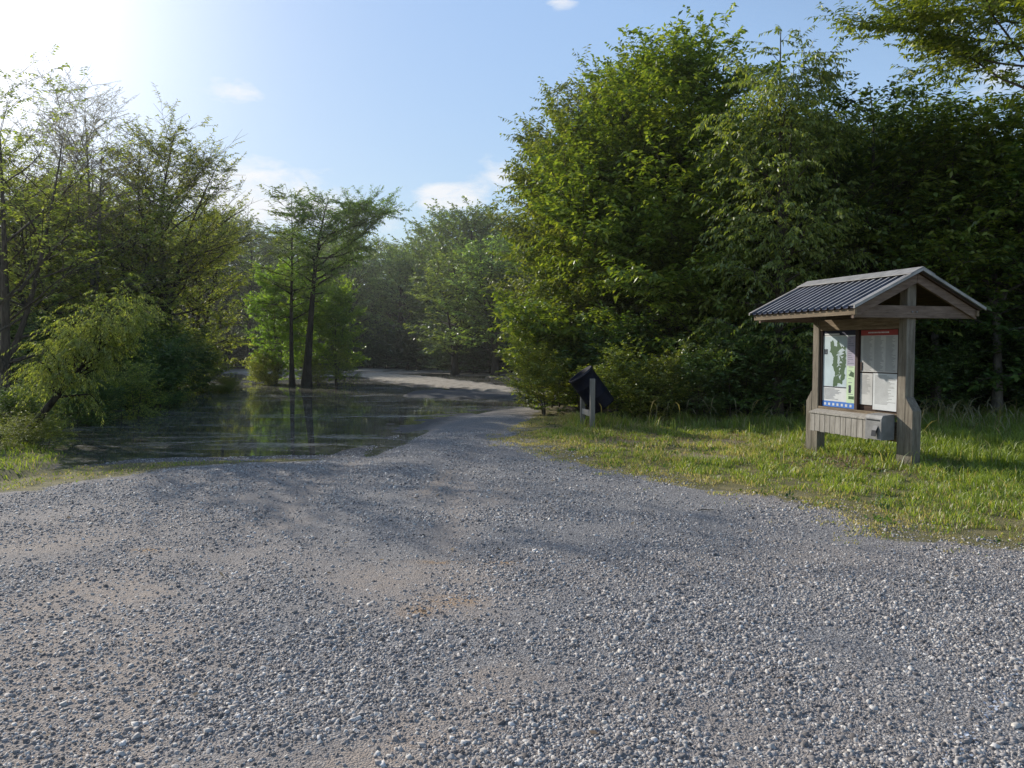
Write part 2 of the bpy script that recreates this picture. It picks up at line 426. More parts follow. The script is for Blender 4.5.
def ground_mat():
    m, t, out = new_mat('ground_surface')
    pos = t.n('ShaderNodeNewGeometry').outputs['Position']
    at = t.n('ShaderNodeVertexColor', layer_name='mask'); sp = t.n('ShaderNodeSeparateColor'); t.l(at.outputs[0], sp.inputs[0])
    ad = t.n('ShaderNodeVertexColor', layer_name='dirt'); sd = t.n('ShaderNodeSeparateColor'); t.l(ad.outputs[0], sd.inputs[0])
    def vor(scale, feat='F1'):
        v = t.n('ShaderNodeTexVoronoi', feature=feat, inp={'Scale': scale, 'Randomness': 1.0}); t.l(pos, v.inputs['Vector']); return v
    v1, v2 = vor(85), vor(170)
    s1 = t.n('ShaderNodeSeparateColor'); t.l(v1.outputs['Color'], s1.inputs[0])
    s2 = t.n('ShaderNodeSeparateColor'); t.l(v2.outputs['Color'], s2.inputs[0])
    g = t.math('ADD', t.math('MULTIPLY', s1.outputs[0], 0.6), t.math('MULTIPLY', s2.outputs[1], 0.4))
    grav = t.ramp(g, [(0.1, (0.085, 0.08, 0.081)), (0.45, (0.225, 0.214, 0.208)), (0.75, (0.37, 0.352, 0.336)), (0.97, (0.60, 0.57, 0.53))])
    big = t.noise(pos, 0.7, 5, 0.6)
    grav = t.mix(t.ramp(big, [(0.35, 0.35), (0.65, 0.0)]), grav, (0.16, 0.158, 0.168))
    dirtc = t.ramp(t.noise(pos, 30, 5, 0.7), [(0.3, (0.26, 0.205, 0.165)), (0.7, (0.50, 0.415, 0.34))])
    fine = t.noise(pos, 14, 4, 0.7)
    dm = t.math('MULTIPLY', sd.outputs[0], t.ramp(fine, [(0.3, 0.25), (0.55, 1.0)]))
    c = t.mix(dm, grav, dirtc)
    # rusty stains
    for (sx, sy, rx, ry) in STAINS:
        dv = t.n('ShaderNodeVectorMath', operation='SUBTRACT'); t.l(pos, dv.inputs[0]); dv.inputs[1].default_value = (sx, sy, 0)
        ss = t.n('ShaderNodeSeparateXYZ'); t.l(dv.outputs[0], ss.inputs[0])
        q = t.math('ADD', t.math('POWER', t.math('DIVIDE', t.math('ABSOLUTE', ss.outputs[0]), rx), 2.0), t.math('POWER', t.math('DIVIDE', t.math('ABSOLUTE', ss.outputs[1]), ry), 2.0))
        k = t.math('MULTIPLY', t.math('POWER', 2.718, t.math('MULTIPLY', q, -1.0)), t.ramp(fine, [(0.35, 0.1), (0.6, 0.9)]))
        c = t.mix(k, c, (0.40, 0.24, 0.11))
    en = t.math('MULTIPLY', t.math('SUBTRACT', t.noise(pos, 7, 5, 0.7), 0.5), 0.9)
    sandc = t.ramp(t.noise(pos, 3, 6, 0.7), [(0.3, (0.24, 0.20, 0.15)), (0.7, (0.55, 0.49, 0.40))])
    grassc = t.ramp(t.noise(pos, 2.5, 6, 0.7), [(0.3, (0.11, 0.105, 0.04)), (0.52, (0.19, 0.165, 0.07)), (0.75, (0.31, 0.25, 0.14))])
    grassc = t.mix(sd.outputs[2], grassc, t.ramp(fine, [(0.3, (0.22, 0.16, 0.10)), (0.7, (0.44, 0.36, 0.25))]))
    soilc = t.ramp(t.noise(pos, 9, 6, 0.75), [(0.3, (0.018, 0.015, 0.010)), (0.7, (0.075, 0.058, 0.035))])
    gm = t.ramp(t.math('ADD', sp.outputs[0], en), [(0.42, 0.0), (0.58, 1.0)])
    c = t.mix(sp.outputs[2], c, sandc)
    wet = t.math('MULTIPLY', t.ramp(t.math('ADD', sd.outputs[1], t.math('MULTIPLY', en, 0.8)), [(0.25, 0.0), (0.65, 1.0)]), 0.75)
    c = t.mix(t.math('MULTIPLY', wet, t.math('SUBTRACT', 1.0, sp.outputs[2])), c, (0.07, 0.066, 0.062))
    c = t.mix(gm, c, grassc)
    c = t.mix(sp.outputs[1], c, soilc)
    b = t.n('ShaderNodeBsdfPrincipled', inp={'Base Color': c, 'Roughness': 0.9, 'Specular IOR Level': 0.25})
    hgt = t.math('ADD', t.math('MULTIPLY', v1.outputs['Distance'], -1.0), t.math('MULTIPLY', v2.outputs['Distance'], -0.5))
    hgt = t.math('ADD', hgt, t.math('MULTIPLY', t.noise(pos, 20, 6, 0.7), 0.8))
    bp = t.n('ShaderNodeBump', inp={'Strength': 0.9, 'Distance': 0.008, 'Height': hgt}); t.l(bp.outputs[0], b.inputs['Normal'])
    t.l(b.outputs[0], out.inputs[0])
    return m
STAINS = [(*gp(455, 600), 0.16, 0.13), (*gp(420, 612), 0.10, 0.12), (*gp(440, 560), 0.16, 0.05), (*gp(503, 563), 0.14, 0.05), (*gp(148, 550), 0.16, 0.06)]

def build_water():
    m, t, out = new_mat('pond_water')
    pos = t.n('ShaderNodeNewGeometry').outputs['Position']
    mp = t.n('ShaderNodeMapping'); mp.inputs['Scale'].default_value = (0.35, 1.4, 1); t.l(pos, mp.inputs[0])
    n = t.noise(mp.outputs[0], 1.6, 6, 0.68, 0.8)
    n2 = t.noise(pos, 14.0, 5, 0.7)
    big = t.noise(mp.outputs[0], 0.35, 3)
    film = t.math('MULTIPLY', t.ramp(t.math('ADD', t.math('MULTIPLY', n, 0.7), t.math('MULTIPLY', n2, 0.3)), [(0.45, 0.0), (0.60, 1.0)]), t.ramp(big, [(0.38, 0.25), (0.6, 0.9)]))
    w = t.n('ShaderNodeBsdfPrincipled', inp={'Base Color': (0.068, 0.064, 0.048, 1), 'Roughness': 0.018, 'IOR': 1.33, 'Specular IOR Level': 0.5})
    bp = t.n('ShaderNodeBump', inp={'Strength': 0.035, 'Distance': 0.02, 'Height': t.noise(mp.outputs[0], 5.0, 3)}); t.l(bp.outputs[0], w.inputs['Normal'])
    f = t.n('ShaderNodeBsdfPrincipled', inp={'Base Color': t.ramp(n2, [(0.3, (0.12, 0.11, 0.08)), (0.7, (0.42, 0.40, 0.34))]), 'Roughness': 0.5})
    mx = t.n('ShaderNodeMixShader', inp={0: t.math('MULTIPLY', film, 0.6)}); t.l(w.outputs[0], mx.inputs[1]); t.l(f.outputs[0], mx.inputs[2])
    t.l(mx.outputs[0], out.inputs[0])
    xs = np.concatenate([np.arange(-140, -24, 8), np.arange(-24, 14, 1.0), np.arange(14, 61, 6)]); ys = np.concatenate([np.arange(4, 40, 1.0), np.arange(40, 82, 4)])
    X, Y = np.meshgrid(xs, ys); nx, ny = len(xs), len(ys)
    V = np.stack([X.ravel(), Y.ravel(), np.full(X.size, WZ)], 1)
    i = (np.arange(nx - 1)[None, :] + (np.arange(ny - 1) * nx)[:, None]).ravel()
    me = mesh_np('pond_water', V, [np.stack([i, i + 1, i + 1 + nx, i + nx], 1)], m, smooth=True)
    tag(link('water', me), 'still dark flooded pond water reflecting the trees', 'water', kind='structure')

def build_stones():
    rng = np.random.default_rng(7)
    m, t, out = new_mat('gravel_stone')
    geo = t.n('ShaderNodeNewGeometry')
    rnd = geo.outputs['Random Per Island']
    c = t.ramp(rnd, [(0.0, (0.09, 0.082, 0.080)), (0.3, (0.265, 0.243, 0.228)), (0.65, (0.46, 0.42, 0.392)), (0.88, (0.65, 0.61, 0.55)), (1.0, (0.84, 0.80, 0.75))])
    n = t.noise(geo.outputs['Position'], 120, 3)
    c = t.mix(t.math('MULTIPLY', n, 0.45), c, (0.21, 0.175, 0.15))
    b = t.n('ShaderNodeBsdfPrincipled', inp={'Base Color': c, 'Roughness': 0.75, 'Specular IOR Level': 0.35}); t.l(b.outputs[0], out.inputs[0])
    N0 = 880000
    d = 1.7 * (15.0 / 1.7) ** rng.random(N0)
    # density falls with the distance squared: pdf over d proportional to 1/d, width proportional to d
    x = (rng.random(N0) * 2 - 1) * (0.70 * d + 1.6); y = d
    lw = sdist(x, y, LAWN); st = sdist(x, y, STRIP); po = sdist(x, y, POND)
    nz = fbm(x * 1.6, y * 1.6, 61) - .5
    dm = dirt_mask(x, y)
    clump = fbm(x * 1.1, y * 1.1, 81)
    edge = sstep(0.75, -0.45, lw + nz * 0.9 + (fbm(x * 5, y * 5, 62) - .5) * .8) * sstep(0.2, -0.3, st + nz * 0.6) * (po < -0.05)
    keep = rng.random(N0) < np.clip(edge * (0.15 + 1.15 * sstep(0.3, 0.62, clump)) * (1 - 0.72 * dm) + 0.03 * edge, 0, 1) * 0.62
    x, y = x[keep], y[keep]; N = len(x)
    size = np.clip(rng.lognormal(math.log(0.0044), 0.45, N), 0.0022, 0.014)
    size = np.where(rng.random(N) < 0.03, 0.006 + 0.007 * rng.random(N), size)
    size *= np.where(y > 7, 1.12, 1.0)
    z = ground_h(x, y)
    base = np.array([[sx, sy, sz] for sx in (-1, 1) for sy in (-1, 1) for sz in (-1, 1)], float)
    V = base[None] * (1 + (rng.random((N, 8, 3)) - .5) * 1.1)
    # pinch the top so that the stones are angular, not boxes
    V[:, [1, 3, 5, 7], :2] *= (0.35 + 0.5 * rng.random((N, 1, 1)))
    V *= (size[:, None] * np.stack([0.8 + 0.6 * rng.random(N), 0.6 + 0.4 * rng.random(N), 0.30 + 0.42 * rng.random(N)], 1))[:, None, :]
    a = rng.random(N) * 2 * np.pi; tl = (rng.random((N, 2)) - .5) * 0.9
    ca, sa = np.cos(a)[:, None], np.sin(a)[:, None]
    vx, vy, vz = V[..., 0], V[..., 1], V[..., 2]
    vz = vz + vx * tl[:, :1] * 0.6 + vy * tl[:, 1:] * 0.6
    P = np.stack([x[:, None] + vx * ca - vy * sa, y[:, None] + vx * sa + vy * ca, z[:, None] + vz + (size * 0.22)[:, None]], -1)
    q = np.array([(0, 1, 3, 2), (4, 6, 7, 5), (0, 4, 5, 1), (2, 3, 7, 6), (1, 5, 7, 3)])
    Fq = (q[None] + (np.arange(N) * 8)[:, None, None]).reshape(-1, 4)
    me = mesh_np('gravel', P.reshape(-1, 3), [Fq], m)
    tag(link('gravel', me), 'loose grey crushed stones covering the road', 'gravel', kind='stuff')
    print('stones', N)

# ------------------------------------------------------------------ grass
def blades(name, x, y, z, hgt, wid, col, rng, mat, lean=0.45):
    N = len(x)
    a = rng.random(N) * 2 * np.pi
    la = rng.random(N) * 2 * np.pi; ln = lean * (0.3 + rng.random(N)) * hgt
    dx, dy = np.cos(a) * wid, np.sin(a) * wid
    lx, ly = np.cos(la) * ln, np.sin(la) * ln
    o = np.stack([x, y, z - 0.01], 1)
    s = np.stack([dx, dy, np.zeros(N)], 1)
    mid = o + np.stack([lx * .35, ly * .35, hgt * .6], 1)
    tip = o + np.stack([lx, ly, hgt * (1 - 0.25 * lean)], 1)
    V = np.stack([o - s, o + s, mid + s * .7, mid - s * .7, tip], 1).reshape(-1, 3)
    b = np.arange(N)[:, None] * 5
    f4 = b + np.array([[0, 1, 2, 3]]); f3 = b + np.array([[3, 2, 4]])
    me = mesh_np(name, V, [f4, f3], mat)
    add_attr(me, 'tint', np.repeat(np.concatenate([col, np.ones((N, 1))], 1), 5, axis=0))
    return me

def blade_mat():
    m, t, out = new_mat('grass_blade')
    c = t.n('ShaderNodeVertexColor', layer_name='tint').outputs[0]
    d = t.n('ShaderNodeBsdfDiffuse', inp={'Color': c})
    tr = t.n('ShaderNodeBsdfTranslucent', inp={'Color': t.mix(1.0, c, (1.3, 1.25, 0.7), 'MULTIPLY')})
    g = t.n('ShaderNodeBsdfGlossy', inp={'Color': (1, 1, 1, 1), 'Roughness': 0.45})
    mx = t.n('ShaderNodeMixShader', inp={0: 0.5}); t.l(d.outputs[0], mx.inputs[1]); t.l(tr.outputs[0], mx.inputs[2])
    m2 = t.n('ShaderNodeMixShader', inp={0: 0.04}); t.l(mx.outputs[0], m2.inputs[1]); t.l(g.outputs[0], m2.inputs[2])
    t.l(m2.outputs[0], out.inputs[0])
    return m

def grass_cols(rng, N, dry):
    g0, g1 = np.array([0.12, 0.19, 0.022]), np.array([0.33, 0.41, 0.06])
    d0, d1 = np.array([0.32, 0.27, 0.10]), np.array([0.56, 0.48, 0.25])
    r = rng.random((N, 1)); g = g0 + (g1 - g0) * r
    r2 = rng.random((N, 1)); d = d0 + (d1 - d0) * r2
    isd = (rng.random(N) < dry)[:, None]
    return np.where(isd, d, g)

def build_grass():
    rng = np.random.default_rng(5)
    mat = MAT['blade']
    N0 = 330000
    x = rng.random(N0) * 16.0 - 0.5; y = 5.5 + rng.random(N0) * 12.0
    lw = sdist(x, y, LAWN); wd = sdist(x, y, WOODS); nz = fbm(x * 1.5, y * 1.5, 61) - .5
    n1 = fbm(x * 0.9, y * 0.9, 91); n2 = fbm(x * 3.5, y * 3.5, 92, 3)
    inside = lw + nz * 0.9 + (fbm(x * 5, y * 5, 62) - .5) * .8
    bare = sstep(1.1, 0.3, np.hypot((x - 4.9) / 1.4, (y - 10.7) / 0.75)) * 0.9        # worn litter patch by the noticeboard
    bare2 = sstep(0.54, 0.66, n1) * sstep(13.5, 11.5, y) * sstep(4.5, 2.5, x) * 0.8
    bare3 = worn_mask(x, y)
    p = sstep(-0.5, 0.1, inside) * (0.30 + 0.9 * sstep(0.3, 0.55, n2)) * (1 - np.maximum(np.maximum(bare, bare2), bare3)) * sstep(1.2, -0.4, wd)
    view = (np.abs(x) < 0.75 * y + 1.0)
    keep = (rng.random(N0) < p) & view
    x, y, n1, n2, inside, wd = [v[keep] for v in (x, y, n1, n2, inside, wd)]
    N = len(x)
    dry = np.clip(0.06 + 0.55 * sstep(1.1, 0.1, inside) + 0.40 * sstep(0.45, 0.65, n1) * sstep(6, 3, x) + 0.12, 0, 0.9) - 0.20 * sstep(4.5, 7, x) * sstep(0.5, 1.2, inside)
    h = (0.025 + 0.05 * rng.random(N)) * (0.5 + 1.1 * sstep(0.3, 0.7, n2)) * (0.45 + 0.75 * sstep(0.1, 1.3, inside))
    h *= 1 + 1.0 * sstep(4.5, 7.0, x) * sstep(0.5, 1.3, inside) + 1.3 * sstep(-0.9, 0.2, wd)
    col = grass_cols(rng, N, dry) * (0.8 + 0.4 * n2[:, None])
    me = blades('lawn_grass', x, y, ground_h(x, y), h, 0.0035 + 0.0035 * rng.random(N), col, rng, mat, 0.6)
    tag(link('lawn_grass', me), 'short sunlit green and straw coloured grass beside the road', 'grass', kind='stuff')
    print('grass', N)
    # taller tufts and seed heads at the edge of the woods and round the posts
    M = 9000
    cx = np.concatenate([rng.random(150) * 11 + 1.2, rng.normal(6.8, 1.6, 110), rng.normal(5.3, 0.3, 18), rng.normal(4.7, .25, 8)])
    cy = np.concatenate([np.zeros(150), np.zeros(110), rng.normal(10.15, .28, 18), rng.normal(11.8, .25, 8)])
    far = rng.random(260)
    for i in range(150): cy[i] = 14.6 + far[i] * 2.0
    for i in range(150, 260): cy[i] = 9.3 + far[i] * 7.0
    k = rng.integers(0, len(cx), M)
    x = cx[k] + rng.normal(0, .11, M); y = cy[k] + rng.normal(0, .11, M)
    ok = (sdist(x, y, LAWN) > 0.9) & (sdist(x, y, WOODS) < 0.8)
    x, y, k = x[ok], y[ok], k[ok]; N = len(x)
    h = np.where((k >= 260), 0.06 + 0.10 * rng.random(N), 0.10 + 0.24 * rng.random(N) ** 1.5)
    me = blades('tall_grass', x, y, ground_h(x, y), h, 0.004 + 0.004 * rng.random(N), grass_cols(rng, N, np.full(N, 0.15)), rng, mat, 0.5)
    tag(link('tall_grass', me), 'taller green grass tufts along the shaded wood edge', 'grass', kind='stuff')
    M = 260
    x = np.concatenate([rng.normal(8.2, 1.2, M - 60), rng.random(60) * 9 + 1.5]); y = np.concatenate([rng.normal(14.6, 0.9, M - 60), 14.8 + rng.random(60) * 1.4])
    ok = (sdist(x, y, LAWN) > 1.2) & (sdist(x, y, WOODS) < 0.9); x, y = x[ok], y[ok]
    # each stalk: thin stem and a thicker nodding seed head
    V, F4, nb = [], [], 0
    for i in range(len(x)):
        hh = 0.35 + 0.4 * rng.random(); a = rng.random() * 6.28; ln = 0.10 + 0.2 * rng.random()
        z0 = float(ground_h(x[i:i + 1], y[i:i + 1])[0])
        pts = []
        for s in np.linspace(0, 1, 7):
            pts.append((x[i] + math.cos(a) * ln * s * s * (1 + .6 * (s > .9)), y[i] + math.sin(a) * ln * s * s, z0 + hh * (s - 0.12 * s ** 4)))
        for j, p in enumerate(pts):
            w = (0.0025, 0.0025, 0.0025, 0.0025, 0.007, 0.009, 0.003)[j]
            V += [(p[0] - w * math.sin(a), p[1] + w * math.cos(a), p[2]), (p[0] + w * math.sin(a), p[1] - w * math.cos(a), p[2])]
            V[-2] = (p[0] - w, p[1], p[2]); V[-1] = (p[0] + w, p[1], p[2])
            if j: F4.append((nb + 2 * j - 2, nb + 2 * j - 1, nb + 2 * j + 1, nb + 2 * j))
        nb += 14
    me = mesh_np('seed_stalks', V, [np.array(F4)], mat)
    c = np.tile(np.array([0.24, 0.21, 0.09, 1.0]), (len(V), 1)); add_attr(me, 'tint', c)
    tag(link('seed_grass', me), 'thin grass stalks with pale nodding seed heads before dark woods', 'grass', kind='stuff')
    # broad leaved weeds in patches
    M = 5200; ncl = 130
    cx, cy = rng.random(ncl) * 11 + .5, 6 + rng.random(ncl) * 10.5; cr = .05 + .16 * rng.random(ncl)
    k = rng.integers(0, ncl, M); x = cx[k] + rng.normal(0, 1, M) * cr[k]; y = cy[k] + rng.normal(0, 1, M) * cr[k]
    ok = (sdist(x, y, LAWN) > 0.15) & (sdist(x, y, WOODS) < 0.6); x, y, k = x[ok], y[ok], k[ok]; N = len(x)
    cc = np.array([0.06, 0.12, 0.022]) * (0.7 + 0.9 * rng.random((ncl, 1)))[k] + rng.random((N, 1)) * np.array([.05, .06, .01])
    me = blades('lawn_weeds', x, y, ground_h(x, y), 0.02 + 0.06 * rng.random(N), 0.008 + 0.010 * rng.random(N), cc, rng, mat, 1.1)
    tag(link('lawn_weeds', me), 'low broad leaved weeds in darker patches of the lawn', 'weeds', kind='stuff')
    # short turf on the left verge and weeds on the left bank
    N0 = 60000
    x = -16 + rng.random(N0) * 15; y = 6 + rng.random(N0) * 10
    st = sdist(x, y, STRIP); lb = sdist(x, y, LEFTBANK); n2 = fbm(x * 2.5, y * 2.5, 93, 3); n3 = fbm(x * 2, y * 2, 94) - .5
    keep = (rng.random(N0) < np.maximum(sstep(0.05, 0.3, st + n3 * .6) * sstep(0.25, 0.5, n2), sstep(-.2, .3, lb))) & (ground_h(x, y) > WZ - 0.02)
    x, y, st, lb, n2 = [v[keep] for v in (x, y, st, lb, n2)]; N = len(x)
    h = np.where(lb > 0, 0.03 + 0.09 * rng.random(N) * n2 * 2, 0.02 + 0.035 * rng.random(N))
    me = blades('verge_grass', x, y, ground_h(x, y), h, 0.004 + 0.005 * rng.random(N), grass_cols(rng, N, np.where(lb > 0, 0.1, 0.45)), rng, mat, 0.7)
    tag(link('verge_grass', me), 'thin green grass strip between the gravel and the pond', 'grass', kind='stuff')
    # dead leaves and straw on the worn patch
    M = 5200
    x = np.concatenate([rng.normal(4.95, .75, 2600), rng.normal(2.3, .8, 1300), rng.random(1300) * 8 + 1]); y = np.concatenate([rng.normal(10.6, .45, 2600), rng.normal(13.4, .4, 1300), rng.random(1300) * 6 + 10])
    ok = (sdist(x, y, LAWN) > 0.5); x, y = x[ok], y[ok]
    gx = np.clip(rng.normal(0, 3.2, 170), -7, 7); gy = 3 + 12 * rng.random(170)
    x = np.concatenate([x, gx]); y = np.concatenate([y, gy]); N = len(x)
    h = ground_h(x, y) + 0.010 + 0.02 * rng.random(N)
    a = rng.random(N) * 6.28; L = 0.012 + 0.03 * rng.random(N); W = 0.005 + 0.012 * rng.random(N)
    u = np.stack([np.cos(a), np.sin(a), (rng.random(N) - .5) * .8], 1) * L[:, None]; v = np.stack([-np.sin(a), np.cos(a), (rng.random(N) - .5) * .8], 1) * W[:, None]
    o = np.stack([x, y, h], 1)
    V = np.stack([o - u, o + v, o + u, o - v], 1).reshape(-1, 3)
    me = mesh_np('leaf_litter', V, [np.arange(4 * N).reshape(-1, 4)], mat)
    cc = np.array([0.16, 0.11, 0.07]) + rng.random((N, 1)) * np.array([0.26, 0.22, 0.16])
    add_attr(me, 'tint', np.repeat(np.concatenate([cc, np.ones((N, 1))], 1), 4, axis=0))
    tag(link('leaf_litter', me), 'dry brown leaves and straw scattered on worn grass', 'leaf litter', kind='stuff')

# ------------------------------------------------------------------ noticeboard shelter
def build_kiosk():
    K = empty('notice_kiosk', (5.21, 10.16, 0.0), math.pi / 2 + 0.274)
    tag(K, 'weathered timber trail noticeboard under a ribbed metal gable roof', 'noticeboard')
    # local axes: x along the board away from the road, y towards the road side, z up
    L, W, RZ, DROP = 1.755, 1.02, 2.60, 0.49
    SL = DROP / W
    wood_v, wood_x, wood_y = MAT['post'], MAT['timber_x'], MAT['timber_y']
    for s0, sg in ((0.0, -1), (L, 1)):
        bm = bmesh.new(); bx(bm, (s0 - .07, -.07, -.05), (s0 + .07, .07, RZ - .11), 0.006)
        p = obj_bm('post', bm, wood_v, K)
        bm = bmesh.new()
        a, b = s0 + sg * .072, s0 + sg * .205
        prism(bm, [(a, -.05), (b, -.05), (b, .78), (a, .96)], -.068, .072, 'y', bevel=0.005)
        obj_bm('post_brace', bm, wood_v, K)
        # tie beam across the gable, and its pair of rafters
        bm = bmesh.new()
        x0, x1 = sorted((s0 + sg * .073, s0 + sg * .113))
        prism(bm, [(-.95, 1.99), (.95, 1.99), (.95, 2.085), (.86, 2.15), (-.86, 2.15), (-.95, 2.085)], x0, x1, 'x', bevel=0.003)
        obj_bm('tie_beam', bm, wood_y, K)
        x0, x1 = sorted((s0 + sg * .116, s0 + sg * .155))
        for sd in (-1, 1):
            bm = bmesh.new()
            t0, t1 = RZ - .035, RZ - .155
            prism(bm, [(sd * .003, t0), (sd * .97, t0 - .97 * SL), (sd * .97, t1 - .97 * SL), (sd * .003, t1)], x0, x1, 'x')
            obj_bm('rafter', bm, wood_y, K)
    X0, X1 = -.225, L + .308
    # decking and ribbed sheets
    for sd in (-1, 1):
        bm = bmesh.new()
        prism(bm, [(sd * .002, RZ - .03), (sd * (W - .03), RZ - .03 - (W - .03) * SL), (sd * (W - .03), RZ - .012 - (W - .03) * SL), (sd * .002, RZ - .012)], X0 + .03, X1 - .03, 'x')
        obj_bm('roof_deck', bm, MAT['dark_wood'], K)
        n = 17; pitch = (X1 - X0) / n
        prof = []
        for i in range(n):
            b = X0 + i * pitch
            prof += [(b + .0 * pitch, 0), (b + .56 * pitch, 0), (b + .64 * pitch, .030), (b + .82 * pitch, .030), (b + .92 * pitch, 0)]
        prof.append((X1, 0))
        bm = bmesh.new()
        rows = []
        for yy in np.linspace(0.004, W, 5):
            rows.append([bm.verts.new((px, sd * yy, RZ - .006 - yy * SL + h)) for px, h in prof])
        for r0, r1 in zip(rows, rows[1:]):
            for i in range(len(prof) - 1): bm.faces.new((r0[i], r0[i + 1], r1[i + 1], r1[i])).material_index = 1 if i % 5 == 2 else 0  # rib tops take the lighter material: sunlit stripes put into the colour
        obj_bm('roof_sheet', bm, [MAT['roof'], MAT['roof_rib_sunlit']], K)
        # eave board
        bm = bmesh.new(); ye0, ye1 = sorted((sd * (W - .075), sd * (W - .04)))
        zt = RZ - .034 - (W - .04) * SL
        bx(bm, (X0 + .035, ye0, zt - .075), (X1 - .035, ye1, zt), 0.002); obj_bm('eave_board', bm, MAT['timber_x'], K)
        # rake trims at both ends
        for e, x0, x1 in ((0, X0 - .022, X0 - .002), (1, X1 + .002, X1 + .022)):
            bm = bmesh.new()
            prism(bm, [(sd * .0015, RZ + .03), (sd * (W + .015), RZ + .03 - (W + .015) * SL), (sd * (W + .015), RZ - .005 - (W + .015) * SL), (sd * .0015, RZ - .005)], x0, x1, 'x')
            xa, xb = (x1 - .02, x1 + .05) if e == 0 else (x0 - .05, x0 + .02)
            prism(bm, [(sd * .0015, RZ + .031), (sd * (W + .015), RZ + .031 - (W + .015) * SL), (sd * (W + .015), RZ + .035 - (W + .015) * SL), (sd * .0015, RZ + .035)], xa, xb, 'x')
            obj_bm('rake_trim', bm, MAT['trim'], K)
    bm = bmesh.new()
    capw = .19
    prism(bm, [(0, RZ + .047), (capw, RZ + .047 - capw * SL), (capw, RZ + .041 - capw * SL), (0, RZ + .041), (-capw, RZ + .041 - capw * SL), (-capw, RZ + .047 - capw * SL)], X0 - .02, X1 + .02, 'x')
    obj_bm('ridge_cap', bm, MAT['trim'], K)
    # header, sill and backing between the posts
    bm = bmesh.new(); bx(bm, (.072, .012, 1.86), (L - .072, .055, 2.02), 0.004); obj_bm('header_board', bm, wood_x, K)
    bm = bmesh.new(); bx(bm, (.072, -.03, .70), (L - .072, -.008, 1.87), 0.0); obj_bm('backing_panel', bm, MAT['dark_wood'], K)
    bm = bmesh.new(); bx(bm, (.072, -.005, .67), (L - .072, .065, .715), 0.003); obj_bm('sill_board', bm, wood_x, K)
    bm = bmesh.new(); bx(bm, (.072, -.02, .34), (L - .072, .02, .60), 0.003); obj_bm('lower_rail', bm, wood_x, K)
    ym = .892
    for a, b in ((.074, .112), (ym - .03, ym + .03), (L - .112, L - .074)):
        bm = bmesh.new(); bx(bm, (a, -.006, .717), (b, .045, 1.858), 0.003); obj_bm('frame_stile', bm, MAT['frame_dark'], K)
    # ---- map poster (far panel).  u runs from far edge (left as seen) to near edge, v upwards
    def sheet(name, far, near, z0, z1, y, items, mats, base=0):
        bm = bmesh.new()
        bx(bm, (near, y - .004, z0), (far, y, z1), 0.0, base)
        for k, it in enumerate(items):
            lift = y + .0012 + .0008 * it[0]
            pts = [(far - u * (far - near), lift, z0 + v * (z1 - z0)) for u, v in it[2]]
            quad(bm, pts, it[1])
        return obj_bm(name, bm, mats, K)
    rect = lambda u0, v0, u1, v1: [(u0, v0), (u1, v0), (u1, v1), (u0, v1)]
    rng = np.random.default_rng(3)
    it = [(0, 1, rect(0, .94, 1, 1.0)), (0, 2, rect(.74, .55, .985, .925)), (0, 3, rect(.74, .07, .985, .545)), (0, 4, rect(0, 0, 1, .075)),
          (0, 1, rect(.02, .255, .73, .268)), (0, 5, rect(.02, .27, .73, .925)), (0, 1, rect(.03, .69, .15, .76)), (1, 6, rect(.03, .945, .5, .965))]
    green = [(.22, .86), (.35, .80), (.45, .88), (.55, .79), (.70, .80), (.72, .62), (.68, .50), (.70, .42), (.60, .30), (.40, .28), (.33, .34), (.38, .45), (.28, .55), (.33, .66), (.20, .72)]
    def jag(poly, n=4, amp=.035):
        P = [np.array(p) for p in poly]
        for _ in range(n):
            Q = []
            for a, b in zip(P, P[1:] + P[:1]):
                e = b - a; Q += [a, (a + b) / 2 + np.array([-e[1], e[0]]) * rng.normal(0, .16)]
            P = Q
        return [tuple(p) for p in P]
    it.append((1, 7, jag(green)))
    it.append((2, 5, jag([(.45, .62), (.5, .56), (.53, .63), (.49, .7)], 3))); it.append((2, 5, jag([(.5, .40), (.56, .36), (.58, .44)], 3)))
    for i in range(9): it.append((2, 5, jag([(.36 + .3 * rng.random() + a, .4 + .4 * rng.random() * 0 + .04 * i + b) for a, b in ((0, 0),)] * 1 + [(.5 + .02 * i % .2, .42 + .04 * i), (.52 + .02 * i % .2, .425 + .04 * i), (.51, .43 + .04 * i)], 1)))
    it.append((1, 7, [(.80, .42), (.95, .40), (.95, .46), (.86, .48)])); it.append((1, 1, rect(.80, .20, .87, .30))); it.append((1, 7, rect(.80, .12, .96, .16)))
    for i in range(10): it.append((1, 8, rect(.06, .235 - i * .015, .06 + .25 + .3 * rng.random(), .241 - i * .015)))
    for i in range(14): it.append((1, 8, rect(.77, .90 - i * .025, .80 + .15 * rng.random(), .908 - i * .025)))
    for i in range(7): it.append((1, 6, rect(.06 + i * .13, .018, .12 + i * .13, .05)))
    for i in range(8): it.append((1, 8, rect(.79, .53 - i * .05, .84 + .1 * rng.random(), .537 - i * .05)))
    sheet('map_poster', L - .114, ym + .033, .72, 1.855, .02, it, [MAT['paper'], MAT['navy'], MAT['mauve'], MAT['palegreen'], MAT['blue'], MAT['sky_paper'], MAT['paper'], MAT['mapgreen'], MAT['ink']])
    # ---- rules sheet with red heading, and two notices below it (near panel)
    it = [(0, 1, rect(0, .87, 1, 1))]
    xx = .2
    while xx < .72:
        w = .012 + .02 * rng.random(); it.append((1, 2, rect(xx, .925, xx + w, .955))); xx += w + .008
    for c in range(3):
        for i in range(34):
            it.append((0, 3, rect(.07 + c * .30, .84 - i * .0245, .07 + c * .30 + .16 + .10 * rng.random(), .852 - i * .0245)))
